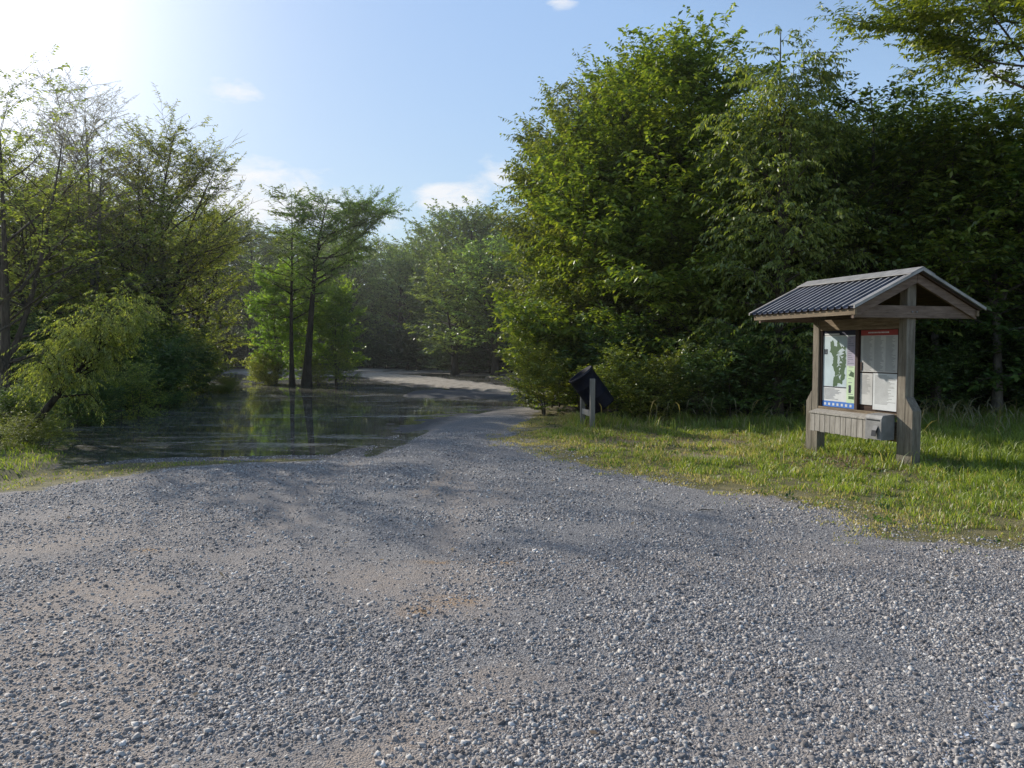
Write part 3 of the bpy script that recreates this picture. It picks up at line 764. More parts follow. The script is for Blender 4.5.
    sheet('rules_sheet', ym - .05, .125, 1.265, 1.85, .012, it, [MAT['paper_grey'], MAT['red'], MAT['paper'], MAT['ink_soft']])
    it = [(0, 3, rect(.1, .93 - i * .035, .5 + .4 * rng.random(), .945 - i * .035)) for i in range(18)]
    sheet('notice_sheet', ym - .05, .60, .80, 1.245, .010, it, [MAT['paper_grey'], MAT['red'], MAT['paper'], MAT['ink_soft']])
    it = [(0, 3, rect(.08, .94 - i * .03, .55 + .37 * rng.random(), .952 - i * .03)) for i in range(27)]
    sheet('notice_sheet', .585, .125, .745, 1.25, .014, it, [MAT['paper'], MAT['red'], MAT['paper'], MAT['ink_soft']])
    bm = bmesh.new(); bx(bm, (.80, .0, 1.28), (.835, .024, 1.40), .004); obj_bm('latch', bm, MAT['frame_dark'], K)
    # ---- slatted brochure box with sloping ledge
    S0, S1 = .43, L - .078
    B = bmesh.new()
    prism(B, [(.024, .36), (.19, .36), (.19, .60), (.024, .60)], S0, S1, 'x')
    box = obj_bm('brochure_box', B, MAT['box_wood'], K)
    n = 11; w = (S1 - S0) / n
    for i in range(n):
        b = bmesh.new(); bx(b, (S0 + i * w + .004, .193, .345 + .006 * (i % 2)), (S0 + (i + 1) * w - .004, .209, .612), 0.002)
        obj_bm('slat', b, MAT['box_wood'], box)
    b = bmesh.new(); prism(b, [(.067, .655), (.225, .615), (.225, .637), (.067, .678)], S0 - .01, S1 + .01, 'x', bevel=.002); obj_bm('ledge', b, MAT['box_wood'], box)
    # ---- grey metal drop box
    b = bmesh.new(); prism(b, [(.074, .37), (.285, .37), (.285, .655), (.262, .70), (.074, .715)], .10, .405, 'x', bevel=.004)
    mb = obj_bm('drop_box', b, MAT['metal_box'], K)
    b = bmesh.new(); prism(b, [(.288, .56), (.320, .50), (.330, .42), (.322, .42), (.312, .495), (.288, .545)], .16, .24, 'x'); obj_bm('hasp', b, MAT['navy_metal'], mb)
    b = bmesh.new(); bx(b, (.13, .2855, .625), (.375, .290, .640)); obj_bm('slot', b, MAT['navy_metal'], mb)
    # screws on the beam ends and the roof
    for sd in (-.035, .035):
        b = bmesh.new(); bmesh.ops.create_cone(b, cap_ends=True, segments=8, radius1=.011, radius2=.008, depth=.012, matrix=Matrix.Translation((-.119, sd, 2.07)) @ Matrix.Rotation(math.pi / 2, 4, 'Y'))
        obj_bm('bolt', b, MAT['metal_box'], K)
    return K

# ------------------------------------------------------------------ tilted drum in its rack
def build_barrel():
    p1, p2 = np.array([1.575, 15.05]), np.array([1.455, 15.80])
    A = empty('drum_rack', (p1[0], p1[1], 0.0))
    tag(A, 'two grey wooden posts with a cross rail holding the dark drum', 'rack')
    rz = math.atan2(p2[1] - p1[1], p2[0] - p1[0]); Ln = np.linalg.norm(p2 - p1)
    A.rotation_euler = (0, 0, rz)
    for s, top in ((0, 1.0), (Ln, .93)):
        b = bmesh.new(); bx(b, (s - .045, -.045, -.05), (s + .045, .045, top), .004); obj_bm('post', b, MAT['post_grey'], A)
    b = bmesh.new(); bx(b, (.047, -.028, .25), (Ln - .047, .028, .36), .003); obj_bm('cross_rail', b, MAT['box_wood'], A)
    b = bmesh.new(); bmesh.ops.create_cone(b, cap_ends=True, segments=12, radius1=.016, radius2=.016, depth=Ln - .094, matrix=Matrix.Translation((Ln / 2, 0, .78)) @ Matrix.Rotation(math.pi / 2, 4, 'Y')); obj_bm('axle', b, MAT['metal_box'], A)
    D = empty('litter_drum', (1.555, 15.42, 0.40), 0.0)
    tag(D, 'dark navy plastic litter drum tilted in its post rack, mouth up', 'drum')
    r, h = .265, .82
    prof = [(0, 0), (r - .03, 0), (r - .008, .015), (r, .04), (r, .25), (r + .008, .265), (r + .008, .285), (r, .30), (r, .53), (r + .008, .545), (r + .008, .565), (r, .58), (r, h - .05), (r + .012, h - .045), (r + .012, h), (r - .016, h), (r - .016, .05), (0, .04)]
    bm = bmesh.new(); rings = []
    for (rr, z) in prof:
        rings.append([bm.verts.new((rr * math.cos(2 * math.pi * k / 36), rr * math.sin(2 * math.pi * k / 36), z)) for k in range(36)] if rr > 0 else [bm.verts.new((0, 0, z))])
    for a, b in zip(rings, rings[1:]):
        for k in range(36):
            k2 = (k + 1) % 36
            if len(a) == 1: bm.faces.new((a[0], b[k2], b[k]))
            elif len(b) == 1: bm.faces.new((a[k], a[k2], b[0]))
            else: bm.faces.new((a[k], a[k2], b[k2], b[k]))
    # axis leans towards the road (left) by about 36 degrees, centre above the rack
    c = Vector((1.575 + .03, 15.42, .755)); tilt = Matrix.Rotation(R(-36), 4, 'Y') @ Matrix.Rotation(R(4), 4, 'X')
    off = tilt @ Vector((0, 0, h / 2))
    D.location = c - off
    D.rotation_euler = tilt.to_euler()
    o = obj_bm('shell', bm, MAT['drum'], D, smooth=True)
    b = bmesh.new()
    for k in range(36):
        pass
    bmesh.ops.create_cone(b, cap_ends=False, segments=36, radius1=r + .016, radius2=r + .016, depth=.022, matrix=Matrix.Translation((0, 0, h - .02)))
    obj_bm('rim_band', b, MAT['drum_rim'], D, smooth=True)

# ------------------------------------------------------------------ trees
def norm(v): return v / (np.linalg.norm(v, axis=-1, keepdims=True) + 1e-9)

class Tubes:
    def __init__(self): self.V, self.F, self.n = [], [], 0
    def add(self, pts, rad, sides):
        pts = np.asarray(pts); k = len(pts)
        d = np.gradient(pts, axis=0); d = norm(d)
        up = np.array([0.13, 0.21, 1.0]) if abs(d[0][2]) < 0.8 else np.array([1.0, 0.15, 0.1])
        u = norm(np.cross(d, up)); v = np.cross(d, u)
        a = np.arange(sides) * 2 * np.pi / sides
        ring = pts[:, None] + (u[:, None] * np.cos(a)[None, :, None] + v[:, None] * np.sin(a)[None, :, None]) * np.asarray(rad)[:, None, None]
        self.V.append(ring.reshape(-1, 3))
        i = np.arange(k - 1)[:, None] * sides; j = np.arange(sides)[None]; j2 = (j + 1) % sides
        self.F.append(np.stack([i + j, i + j2, i + sides + j2, i + sides + j], -1).reshape(-1, 4) + self.n)
        self.n += k * sides
    def add_sticks(self, A, B, ra, rb):
        """vectorised three-sided straight twigs"""
        N = len(A); d = norm(B - A); u = norm(np.cross(d, np.array([0.2, 0.3, 1.0]))); v = np.cross(d, u)
        a = np.arange(3) * 2 * np.pi / 3
        off = u[:, None] * np.cos(a)[None, :, None] + v[:, None] * np.sin(a)[None, :, None]
        V = np.concatenate([A[:, None] + off * ra, B[:, None] + off * rb], 1).reshape(-1, 3)
        b = np.arange(N)[:, None, None] * 6; j = np.arange(3); j2 = (j + 1) % 3
        q = np.stack([j, j2, j2 + 3, j + 3], -1)[None]
        self.V.append(V); self.F.append((b + q).reshape(-1, 4) + self.n); self.n += 6 * N
    def mesh(self, name, mat):
        return mesh_np(name, np.concatenate(self.V), [np.concatenate(self.F)], mat, smooth=True)

def limb(rng, p, d, L, n, curve=0.0, wob=0.12, sag=0.0):
    pts = [np.array(p, float)]; d = np.array(d, float)
    for i in range(n):
        d = d + np.array([0, 0, curve / n - sag * (i / n) / n]) + rng.normal(0, wob, 3) * np.array([1, 1, .6])
        d = d / np.linalg.norm(d)
        pts.append(pts[-1] + d * L / n)
    return np.array(pts)

def resample(pts, t):
    k = len(pts) - 1; f = np.clip(t, 0, 1) * k; i = np.minimum(f.astype(int), k - 1); f = (f - i)[:, None]
    return pts[i] * (1 - f) + pts[i + 1] * f, norm(pts[i + 1] - pts[i])

def gen_tree(name, seed, H, r0, prof, Rmax, nprim, leafm, barkm, cb=0.15, lean=((0, 0), (0, 0)), elev=(10, 60), curve=0.4, sag=0.0, sec=0.34, secL=0.55,
             twig=0.16, twigL=0.42, nleaf=16, leaf=(0.09, 0.04), ldroop=0.2, flat=0.75, bias=None, leafless=0.0, wob=0.1, stems=1, low=0, tw_r=0.004, twdroop=0.0, fill=1.0, fork=0.0, spread=0.3, env=None):
    """grows trunk > limbs > boughs > twigs > leaves; returns (wood mesh, leaf mesh). prof(t): relative crown radius at height fraction t"""
    rng = np.random.default_rng(seed)
    T = Tubes(); secs = []      # (pts, radius0)
    trunks = []
    for s in range(stems):
        n = 14; pts = np.zeros((n + 1, 3)); hh = H * (1 - 0.12 * s * rng.random())
        off = np.array([0, 0.0]) if stems == 1 or fork > 0 else rng.normal(0, 0.18, 2)
        sl = np.array([0, 0.]) if stems == 1 or fork > 0 else rng.normal(0, 0.16, 2) * H
        ph = rng.random(2) * 6.28 if (s == 0 or fork == 0) else ph
        for i in range(n + 1):
            t = i / n
            if fork > 0 and s:
                q = max(0.0, t - fork) / (1 - fork); fa = s * 2.4 + seed
                sl = np.array([math.cos(fa), math.sin(fa)]) * spread * Rmax * q ** 0.75 / max(t, .05) ** 1.4 * (1 if t > fork else 0); off = np.zeros(2)
            b = np.array(lean[0]) * t + np.array(lean[1]) * t * t + off + sl * t ** 1.4 + np.array([math.sin(ph[0] + 4 * t), math.sin(ph[1] + 5 * t)]) * wob * H * 0.10 * t
            pts[i] = (b[0], b[1], hh * t)
        pts[0, 2] = -0.25
        rad = r0 * (1 - 0.93 * np.linspace(0, 1, n + 1) ** 0.85); rad[0] *= 1.45; rad[1] *= 1.08
        if stems > 1 and (fork == 0 or s): rad = rad * 0.7
        T.add(pts, rad, 10); trunks.append((pts, rad))
    for i in range(nprim):
        tr, rd = trunks[i % stems]
        t = cb + (0.985 - cb) * ((i + 0.5 * rng.random()) / nprim) ** 0.92
        az = i * 2.39996 + rng.normal(0, 0.35)
        p, dd = resample(tr, np.array([t])); p = p[0]
        e = R(elev[0] + (elev[1] - elev[0]) * t + rng.normal(0, 8))
        L = Rmax * prof(t) * (0.72 + 0.5 * rng.random())
        if bias is not None: L *= bias(az, t)
        L = max(L, 0.25)
        L = L / max(0.35, math.cos(e) * 0.9 + 0.1)
        L = min(L, Rmax * 1.5)
        d = np.array([math.cos(az) * math.cos(e), math.sin(az) * math.cos(e), math.sin(e)])
        if env is not None:      # limbs reach for the outline of the crown
            c0 = np.array(lean[0]) ; reach = 0.3
            for kk in np.linspace(0.2, 1.6, 15) * Rmax:
                q = p + d * kk; q[2] += curve * 0.35 * kk * (kk / Rmax) * .5
                tz = q[2] / H
                if tz > 1.0: break
                bz = (1.0 if bias is None else bias(az, t))
                axx = np.array(lean[0]) * tz + np.array(lean[1]) * tz * tz
                if math.hypot(q[0] - axx[0], q[1] - axx[1]) > Rmax * env(max(0.0, tz)) * bz: break
                reach = kk
            L = reach * (0.82 + 0.3 * rng.random())
        ns = max(4, int(L / 0.35)); ns = min(ns, 10)
        pl = limb(rng, p, d, L, ns, curve, 0.11, sag)
        rb = min(float(np.interp(t, np.linspace(0, 1, len(rd)), rd)) * 0.62, 0.03 * L + 0.008)
        T.add(pl, rb * (1 - 0.88 * np.linspace(0, 1, ns + 1)), 6 if rb > 0.02 else 4)
        secs.append((pl, rb * 0.4, 0.45, L))
        nsec = max(2, int(L / sec))
        for k in range(nsec):
            u = 0.18 + 0.8 * (k + rng.random() * .6) / nsec
            q, qd = resample(pl, np.array([u])); q, qd = q[0], qd[0]
            side = np.cross(qd, np.array([0, 0, 1.0])); side = side / (np.linalg.norm(side) + 1e-6) * (1 if k % 2 else -1)
            sd = norm(qd * 0.65 + side * 0.75 + np.array([0, 0, rng.normal(0.08 - twdroop * .4, 0.22)]))
            sl_ = secL * L * (1 - u * 0.45) * (0.6 + 0.6 * rng.random()) + 0.15
            sl_ = min(sl_, 1.9)
            m = 4
            ps = limb(rng, q, sd, sl_, m, curve * .35, 0.12, sag * 1.2 + twdroop)
            T.add(ps, max(rb * 0.32, tw_r * 1.3) * (1 - 0.8 * np.linspace(0, 1, m + 1)), 3)
            secs.append((ps, rb * .2, 0.0, sl_))
    # twigs
    TA, TD, TL = [], [], []
    for ps, rb, u0, L in secs:
        k = max(2, int(L * (1 - u0) / twig))
        u = u0 + (1 - u0) * (np.arange(k) + rng.random(k)) / k
        q, qd = resample(ps, u)
        side = norm(np.cross(qd, np.array([0.02, 0.01, 1.0]))) * np.where(np.arange(k) % 2, 1, -1)[:, None]
        dz = np.zeros((k, 3)); dz[:, 2] = rng.normal(0.10, 0.28, k) - twdroop * 1.1
        d = norm(qd * (0.5 + 0.5 * u[:, None]) + side * (0.9 * (1 - 0.6 * u[:, None])) + dz + rng.normal(0, 0.18, (k, 3)))
        TA.append(q); TD.append(d); TL.append(twigL * (0.55 + 0.8 * rng.random(k)))
    TA, TD, TL = np.concatenate(TA), np.concatenate(TD), np.concatenate(TL)
    T.add_sticks(TA, TA + TD * TL[:, None] - np.array([0, 0, 1.0]) * (twdroop * 0.35 * TL)[:, None], tw_r, tw_r * 0.4)
    # leaves: alternate along each twig
    if leafless > 0:
        hf = TA[:, 2] / H
        keep = rng.random(len(TA)) > leafless * np.clip(0.35 + 1.0 * hf, 0, 1)
        TA, TD, TL = TA[keep], TD[keep], TL[keep]
    if fill < 1.0:
        keep = rng.random(len(TA)) < fill; TA, TD, TL = TA[keep], TD[keep], TL[keep]
    n = len(TA); k = nleaf
    u = (np.arange(k)[None] + rng.random((n, k))) / k * 1.02
    D = np.repeat(TD[:, None], k, 1)
    P = TA[:, None] + D * (u * TL[:, None])[..., None]
    P[..., 2] -= twdroop * 0.35 * u * u * TL[:, None]
    side = norm(np.cross(TD, np.array([0.02, 0.01, 1.0])))[:, None] * np.where(np.arange(k) % 2, 1, -1)[None, :, None]
    ld = D * 0.55 + side * 0.8 + rng.normal(0, 0.30, (n, k, 3)); ld[..., 2] -= ldroop
    ld = norm(ld).reshape(-1, 3); P = P.reshape(-1, 3); M = len(P)
    nrm = rng.normal(0, 1 - flat, (M, 3)) + np.array([0, 0, flat])
    w = norm(np.cross(ld, nrm)); nn = np.cross(w, ld)
    ll = leaf[0] * (0.6 + 0.75 * rng.random(M))[:, None]; lw_ = leaf[1] * (0.7 + 0.6 * rng.random(M))[:, None]
    base = P; tip = P + ld * ll - np.array([0, 0, 1.0]) * ll * 0.12
    mid = P + ld * ll * 0.42
    V = np.stack([base, mid - w * lw_ * .5 + nn * ll * .05, tip, mid + w * lw_ * .5 + nn * ll * .05], 1).reshape(-1, 3)
    # bring the grown crown to the surveyed height and spread, about the trunk's own axis
    ax = trunks[0][0]; allw = np.concatenate(T.V)
    def axis_at(z): return np.stack([np.interp(z, ax[:, 2], ax[:, 0]), np.interp(z, ax[:, 2], ax[:, 1])], 1)
    top = max(np.percentile(V[:, 2], 99.4), np.percentile(allw[:, 2], 99.2))
    rr = np.percentile(np.linalg.norm(V[:, :2] - axis_at(V[:, 2]), axis=1), 95)
    kz, kr = H / top, min(1.3, Rmax / rr)
    def fit(A):
        c = axis_at(A[:, 2]); B = A.copy(); d = A[:, :2] - c
        far_ = sstep(0.25, 0.6, np.linalg.norm(d, axis=1))[:, None]
        B[:, :2] = c + d * (1 + (kr - 1) * far_); B[:, 2] *= kz
        return B
    V = fit(V); T.V = [fit(v) for v in T.V]
    lm = mesh_np(name + '_leaves', V, [np.arange(4 * M).reshape(-1, 4)], leafm)
    wm = T.mesh(name + '_wood', barkm)
    print(name, 'leaves', M, 'wood', T.n)
    return wm, lm

def plant(name, meshes, loc, label, cat, rz=0.0, sc=1.0, scz=None, group=None):
    o = empty(name, loc, rz); o.scale = (sc, sc, scz or sc)
    tag(o, label, cat, group)
    link('trunk' if cat == 'tree' else 'stems', meshes[0], o); link('crown' if cat == 'tree' else 'foliage', meshes[1], o)
    return o

def copy_tree(src, loc, rz, sc, scz=None, label=None, group=None):
    o = src.copy(); COL.objects.link(o); o.location = loc; o.rotation_euler = (0, 0, rz); o.scale = (sc, sc, scz or sc)
    if label: o['label'] = label
    if group: o['group'] = group
    for ch in src.children:
        c = ch.copy(); COL.objects.link(c); c.parent = o
    return o

def X_at(px, Y): return (px - 512) / F_PX * Y
def H_at(py, Y): return EYE + (HORIZON - py) / F_PX * Y
def gz(x, y): return float(ground_h(np.array([x]), np.array([y]))[0])

def dome(lo=0.5, pk=0.45, top=0.15):
    def f(t):
        if t < pk: return lo + (1 - lo) * math.sin(t / pk * math.pi / 2)
        q = (t - pk) / (1 - pk); return top + (1 - top) * math.cos(q * math.pi / 2) ** 0.8
    return f

def egg(lo=0.6, mid=0.45):
    def f(t):
        if t < mid: return max(lo, math.sqrt(max(0.0, 1 - ((t - mid) / (mid * 1.25)) ** 2)))
        return math.sqrt(max(0.0, 1 - ((t - mid) / (1.02 - mid)) ** 2))
    return f

def build_trees():
    L, B = MAT, MAT
    G = gen_tree
    # ============ right bank
    # the big broad-leaved tree behind the drum
    Y = 20.5; H = H_at(60, Y)
    m = G('big_tree', 101, H, 0.17, dome(0.75, 0.5, 0.75), 3.7, 84, L['leaf_mid'], B['bark'], cb=0.03, elev=(0, 38), curve=0.25, sec=0.24, twig=0.15, twigL=0.44, nleaf=11, leaf=(0.165, 0.085), flat=0.75,
          bias=lambda az, t: 1.0 + 0.38 * max(0, -math.cos(az)) * (1 if t < .55 else .2) , wob=0.25, stems=5, fork=.12, spread=.42, env=egg(.8, .5))
    plant('broadleaf_tree', m, (X_at(672, Y), Y, 0), 'big full crowned green tree right behind the tilted drum', 'tree')
    # pale tree behind its left shoulder
    Y = 24.0; H = H_at(92, Y)
    m2 = G('loose_tree', 102, H, 0.14, dome(0.5, 0.5, 0.3), 2.3, 46, L['leaf_olive'], B['bark'], cb=0.12, elev=(15, 65), curve=0.3, sag=0.35, sec=0.30, twig=0.18, twigL=0.5, nleaf=13, leaf=(0.15, 0.055), ldroop=.55, flat=0.5, stems=4, fork=.25, spread=.4, env=egg(.5, .55))
    plant('broadleaf_tree', m2, (X_at(575, Y), Y, 0), 'paler loose tree showing over the left shoulder of the big tree', 'tree')
    # drooping pale tree, centre right
    Y = 16.8; H = H_at(58, Y)
    m3 = G('weeping_tree', 103, H, 0.12, dome(0.7, 0.5, 0.5), 1.75, 56, L['leaf_pale'], B['bark'], cb=0.12, elev=(10, 48), curve=0.25, sag=0.6, sec=0.26, secL=.6, twig=0.13, twigL=0.48, nleaf=14, leaf=(0.10, 0.040), ldroop=.7, flat=0.45, twdroop=0.32, stems=3, fork=.3, spread=.35, env=egg(.7, .5))
    plant('weeping_tree', m3, (X_at(778, Y), Y, 0), 'feathery pale green tree with drooping boughs left of the noticeboard roof', 'tree')
    # three dark trees behind the noticeboard
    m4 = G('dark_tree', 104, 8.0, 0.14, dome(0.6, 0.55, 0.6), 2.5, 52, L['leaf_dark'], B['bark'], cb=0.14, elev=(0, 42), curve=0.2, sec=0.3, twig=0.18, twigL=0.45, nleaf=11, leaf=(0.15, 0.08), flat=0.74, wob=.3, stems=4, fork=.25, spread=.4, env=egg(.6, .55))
    m5 = G('dark_tree_b', 105, 8.0, 0.12, dome(0.5, 0.6, 0.6), 2.2, 46, L['leaf_mid'], B['bark_pale'], cb=0.28, elev=(3, 45), curve=0.2, sag=0.3, sec=0.32, twig=0.19, twigL=0.45, nleaf=11, leaf=(0.15, 0.07), flat=0.68, ldroop=.4, wob=.4, stems=3, fork=.35, spread=.4, env=egg(.5, .6))
    s4 = None
    def put(mm, px, Y, ptop, label, rz, first=None, group=None, nm='broadleaf_tree', wide=1.0, Hm=8.0):
        sz = H_at(ptop, Y) / Hm
        x = X_at(px, Y); z = min(0.0, gz(x, Y))
        if first is None: return plant(nm, mm, (x, Y, z), label, 'tree', rz, wide, sz, group)
        return copy_tree(first, (x, Y, z), rz, wide, sz, label, group)
    a4 = put(m4, 858, 18.4, 100, 'dark green tree rising straight behind the noticeboard roof', 0.4)
    a5 = put(m5, 938, 17.6, 112, 'dark green tree right of the noticeboard ridge', 1.1)
    put(m4, 905, 20.5, 108, 'leafy tree with spiky top between the noticeboard trees', 2.2, a4)
    put(m5, 998, 17.2, 112, 'tree with slim pale trunk near the right edge', 3.0, a5)
    put(m4, 1065, 16.5, 110, 'dark tree partly cut by the right edge of the photo', 4.0, a4)
    put(m5, 1120, 18.5, 90, 'tree beyond the right edge behind the overhanging tree', 5.0, a5)
    # rank of shaded trees filling the wood behind
    k = 0
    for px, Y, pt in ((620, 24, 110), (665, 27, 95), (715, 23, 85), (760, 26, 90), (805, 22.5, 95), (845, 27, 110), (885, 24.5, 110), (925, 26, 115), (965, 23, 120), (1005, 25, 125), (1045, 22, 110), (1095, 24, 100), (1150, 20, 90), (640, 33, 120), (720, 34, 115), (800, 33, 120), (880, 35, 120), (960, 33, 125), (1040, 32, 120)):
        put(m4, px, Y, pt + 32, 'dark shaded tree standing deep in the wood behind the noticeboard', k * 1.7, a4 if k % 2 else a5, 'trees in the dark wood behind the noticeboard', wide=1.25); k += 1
    # overhanging tree at top right
    Y = 14.2
    m6 = G('overhang_tree', 106, 10.8, 0.16, dome(0.9, 0.55, 0.6), 3.0, 26, L['leaf_mid'], B['bark'], cb=0.70, elev=(-4, 35), curve=0.15, sag=0.35, sec=0.27, secL=.5, twig=0.15, twigL=0.5, nleaf=15, leaf=(0.125, 0.05), ldroop=.4, flat=0.6, lean=((-0.9, 0), (0.3, 0)), wob=.3,
           bias=lambda az, t: 1.0 + 0.35 * max(0, -math.cos(az)))
    plant('broadleaf_tree', m6, (X_at(1050, Y), Y, 0), 'tall tree at the right edge with leafy limb overhanging the top corner', 'tree')
    copy_tree(bpy.data.objects['broadleaf_tree'], (X_at(612, 22.5), 22.5, 0), 2.4, .80, 1.0, 'full green tree filling the skyline just left of the big tree')
    copy_tree(bpy.data.objects['broadleaf_tree'], (X_at(735, 22.5), 22.5, 0), 4.0, .75, .84, 'full green tree between the big tree and the drooping pale tree')
    # ============ shrubs
    sh1 = G('shrub_a', 201, 2.0, 0.035, dome(0.75, 0.4, 0.35), 1.05, 30, L['leaf_mid'], B['bark'], cb=0.04, elev=(5, 65), curve=0.2, sec=0.2, twig=0.12, twigL=0.28, nleaf=11, leaf=(0.095, 0.052), flat=0.6, stems=3)
    sh2 = G('shrub_b', 202, 2.0, 0.035, dome(0.8, 0.4, 0.4), 1.1, 30, L['leaf_dark'], B['bark'], cb=0.04, elev=(5, 65), curve=0.2, sec=0.2, twig=0.12, twigL=0.3, nleaf=12, leaf=(0.10, 0.045), flat=0.55, stems=3)
    sh3 = G('shrub_c', 203, 2.0, 0.03, dome(0.8, 0.45, 0.4), 1.0, 26, L['leaf_pale'], B['bark'], cb=0.05, elev=(15, 70), curve=0.1, sag=0.4, sec=0.2, twig=0.13, twigL=0.3, nleaf=10, leaf=(0.085, 0.032), flat=0.4, ldroop=.5, stems=3, twdroop=.3)
    first = {}; SH = {'a': sh1, 'b': sh2, 'c': sh3}
    def shrub(kind, px, Y, hgt, label, rz, wide=None, group=None):
        x = X_at(px, Y); z = min(0.0, gz(x, Y)); mm = SH[kind]
        w = wide or hgt / 2.0
        if kind not in first:
            first[kind] = plant('shrub', mm, (x, Y, z), label, 'shrub', rz, w, hgt / 2.0, group); return first[kind]
        o = copy_tree(first[kind], (x, Y, z), rz, w, hgt / 2.0, label, group)
        if not group and 'group' in o: del o['group']
        return o
    shrub('a', 545, 18.6, 1.8, 'bright sunlit shrub at the lawn corner left of the drum', 0.2)
    shrub('a', 562, 20.5, 3.0, 'tall sunlit shrub spilling from the big tree over the water edge', 1.2)
    shrub('a', 618, 16.9, 1.7, 'light leaved shrub just behind the tilted drum', 2.2)
    shrub('a', 652, 16.4, 1.55, 'low light leaved shrub right of the tilted drum', 3.1)
    shrub('b', 695, 16.9, 1.9, 'dark shrub under the big tree', 0.5)
    k = 0
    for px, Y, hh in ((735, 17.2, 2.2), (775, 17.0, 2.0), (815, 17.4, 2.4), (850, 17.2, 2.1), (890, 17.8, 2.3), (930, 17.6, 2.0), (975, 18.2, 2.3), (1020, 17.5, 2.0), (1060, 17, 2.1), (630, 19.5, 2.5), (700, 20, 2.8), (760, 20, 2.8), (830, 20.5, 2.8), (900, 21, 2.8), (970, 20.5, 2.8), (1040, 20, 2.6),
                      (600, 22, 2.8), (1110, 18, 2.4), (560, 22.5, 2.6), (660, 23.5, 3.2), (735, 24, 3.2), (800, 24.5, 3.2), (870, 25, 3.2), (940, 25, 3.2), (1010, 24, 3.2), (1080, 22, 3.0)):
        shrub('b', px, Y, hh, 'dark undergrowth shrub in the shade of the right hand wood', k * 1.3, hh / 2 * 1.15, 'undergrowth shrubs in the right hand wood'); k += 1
    # ============ the pair of cypresses standing in the pond
    cyp = lambda t: 0.55 + 0.45 * math.sin(min(1, t / 0.5) * math.pi / 2) if t < 0.5 else 0.55 + 0.45 * (t - 0.5)
    Y = 34.0; H = H_at(192, Y)
    m7 = G('cypress', 301, H, 0.21, lambda t: (0.75 if t < .55 else 0.35 + 0.9 * (t - .4)), 2.6, 40, L['leaf_cypress'], B['bark_dark'], cb=0.44, elev=(26, 8), curve=0.05, sec=0.30, twig=0.17, twigL=0.5, nleaf=15, leaf=(0.16, 0.06), flat=0.9, lean=((0.3, 0), (0.9, 0)), wob=.2, tw_r=.008,
           bias=lambda az, t: (0.8 + 0.75 * max(0, math.cos(az))) if t > .55 else (0.8 + .2 * math.cos(az)), fill=.8, env=lambda t: (.45 if t < .55 else .75 if t < .72 else 1.0 if t < .97 else .8))
    plant('cypress_tree', m7, (X_at(306, Y), Y, WZ), 'thicker flat topped cypress of the pair standing in the pond', 'tree')
    Y = 34.6; H = H_at(190, Y)
    m8 = G('cypress_slim', 302, H, 0.12, lambda t: (0.9 if t < .62 else 0.40), 1.6, 38, L['leaf_cypress'], B['bark_dark'], cb=0.34, elev=(5, 30), curve=0.2, sec=0.28, twig=0.18, twigL=0.45, nleaf=15, leaf=(0.16, 0.06), flat=0.8, wob=.15, tw_r=.008, fill=.6, env=lambda t: .7 if t < .7 else .45,
           bias=lambda az, t: (0.75 + 0.5 * max(0, -math.cos(az))))
    plant('cypress_tree', m8, (X_at(292, Y), Y, WZ), 'slimmer straight cypress at the left of the pond pair', 'tree')
    sap = G('sapling', 303, 5.2, 0.06, dome(0.7, 0.45, 0.45), 1.35, 44, L['leaf_bright'], B['bark'], cb=0.06, elev=(8, 60), curve=.2, sag=.25, sec=.28, twig=.17, twigL=.42, nleaf=13, leaf=(.15, .08), flat=.6, ldroop=.3, stems=3, fork=.1, spread=.5)
    sp1 = plant('sapling_tree', sap, (X_at(276, 36.2), 36.2, WZ), 'bright green leafy young tree just left of the slim cypress trunk', 'tree', 0.3, .95, 1.1)
    copy_tree(sp1, (X_at(336, 36.0), 36.0, WZ), 2.1, 1.0, .95, 'bright green leafy young tree right of the thicker cypress trunk')
    copy_tree(sp1, (X_at(306, 37.5), 37.5, WZ), 4.1, 1.0, 1.1, 'bright green leafy young tree directly behind the cypress pair')
    shrub('a', 318, 35.5, 1.6, 'bright leafy growth round the foot of the thicker cypress', 0.9, .8)
    shrub('a', 270, 35.5, 1.8, 'bright leafy growth left of the slim cypress', 2.0, .9)
    shrub('c', 346, 34.5, 2.2, 'small drooping sapling right of the pond cypresses', 2.5, .7)
    # ============ left bank
    # willow leaning over the water, sunlit crown
    Y = 13.2
    m9 = G('leaning_willow', 401, 2.7, 0.10, dome(0.9, 0.5, 0.5), 0.92, 44, L['leaf_willow'], B['bark_dark'], cb=0.40, elev=(-5, 60), curve=0.1, sag=0.7, sec=0.2, secL=.6, twig=0.11, twigL=0.38, nleaf=13, leaf=(0.075, 0.024), flat=0.35, ldroop=.8, twdroop=.6, lean=((1.3, 0.2), (0.35, 0)))
    plant('willow_tree', m9, (X_at(18, Y), Y, gz(X_at(18, Y), Y)), 'leaning willow with round sunlit yellow green crown at the left', 'tree')
    Y = 17.0; H = H_at(52, Y)
    m10 = G('left_edge_tree', 402, H, 0.13, dome(0.7, 0.4, 0.3), 2.5, 34, L['leaf_sparse'], B['bark'], cb=0.2, elev=(15, 60), curve=0.35, sec=0.34, twig=0.20, twigL=0.42, nleaf=13, leaf=(0.10, 0.036), flat=0.5, ldroop=.4, fill=.42, leafless=.35, wob=.5, stems=4, fork=.2, spread=.5,
            bias=lambda az, t: 0.85 + 0.4 * max(0, math.cos(az)))
    plant('broadleaf_tree', m10, (X_at(4, 17.0), 17.0, -.1), 'thinly leaved tree at the left edge with bare twigs at its top', 'tree')
    Y = 25.0; H = H_at(82, Y)
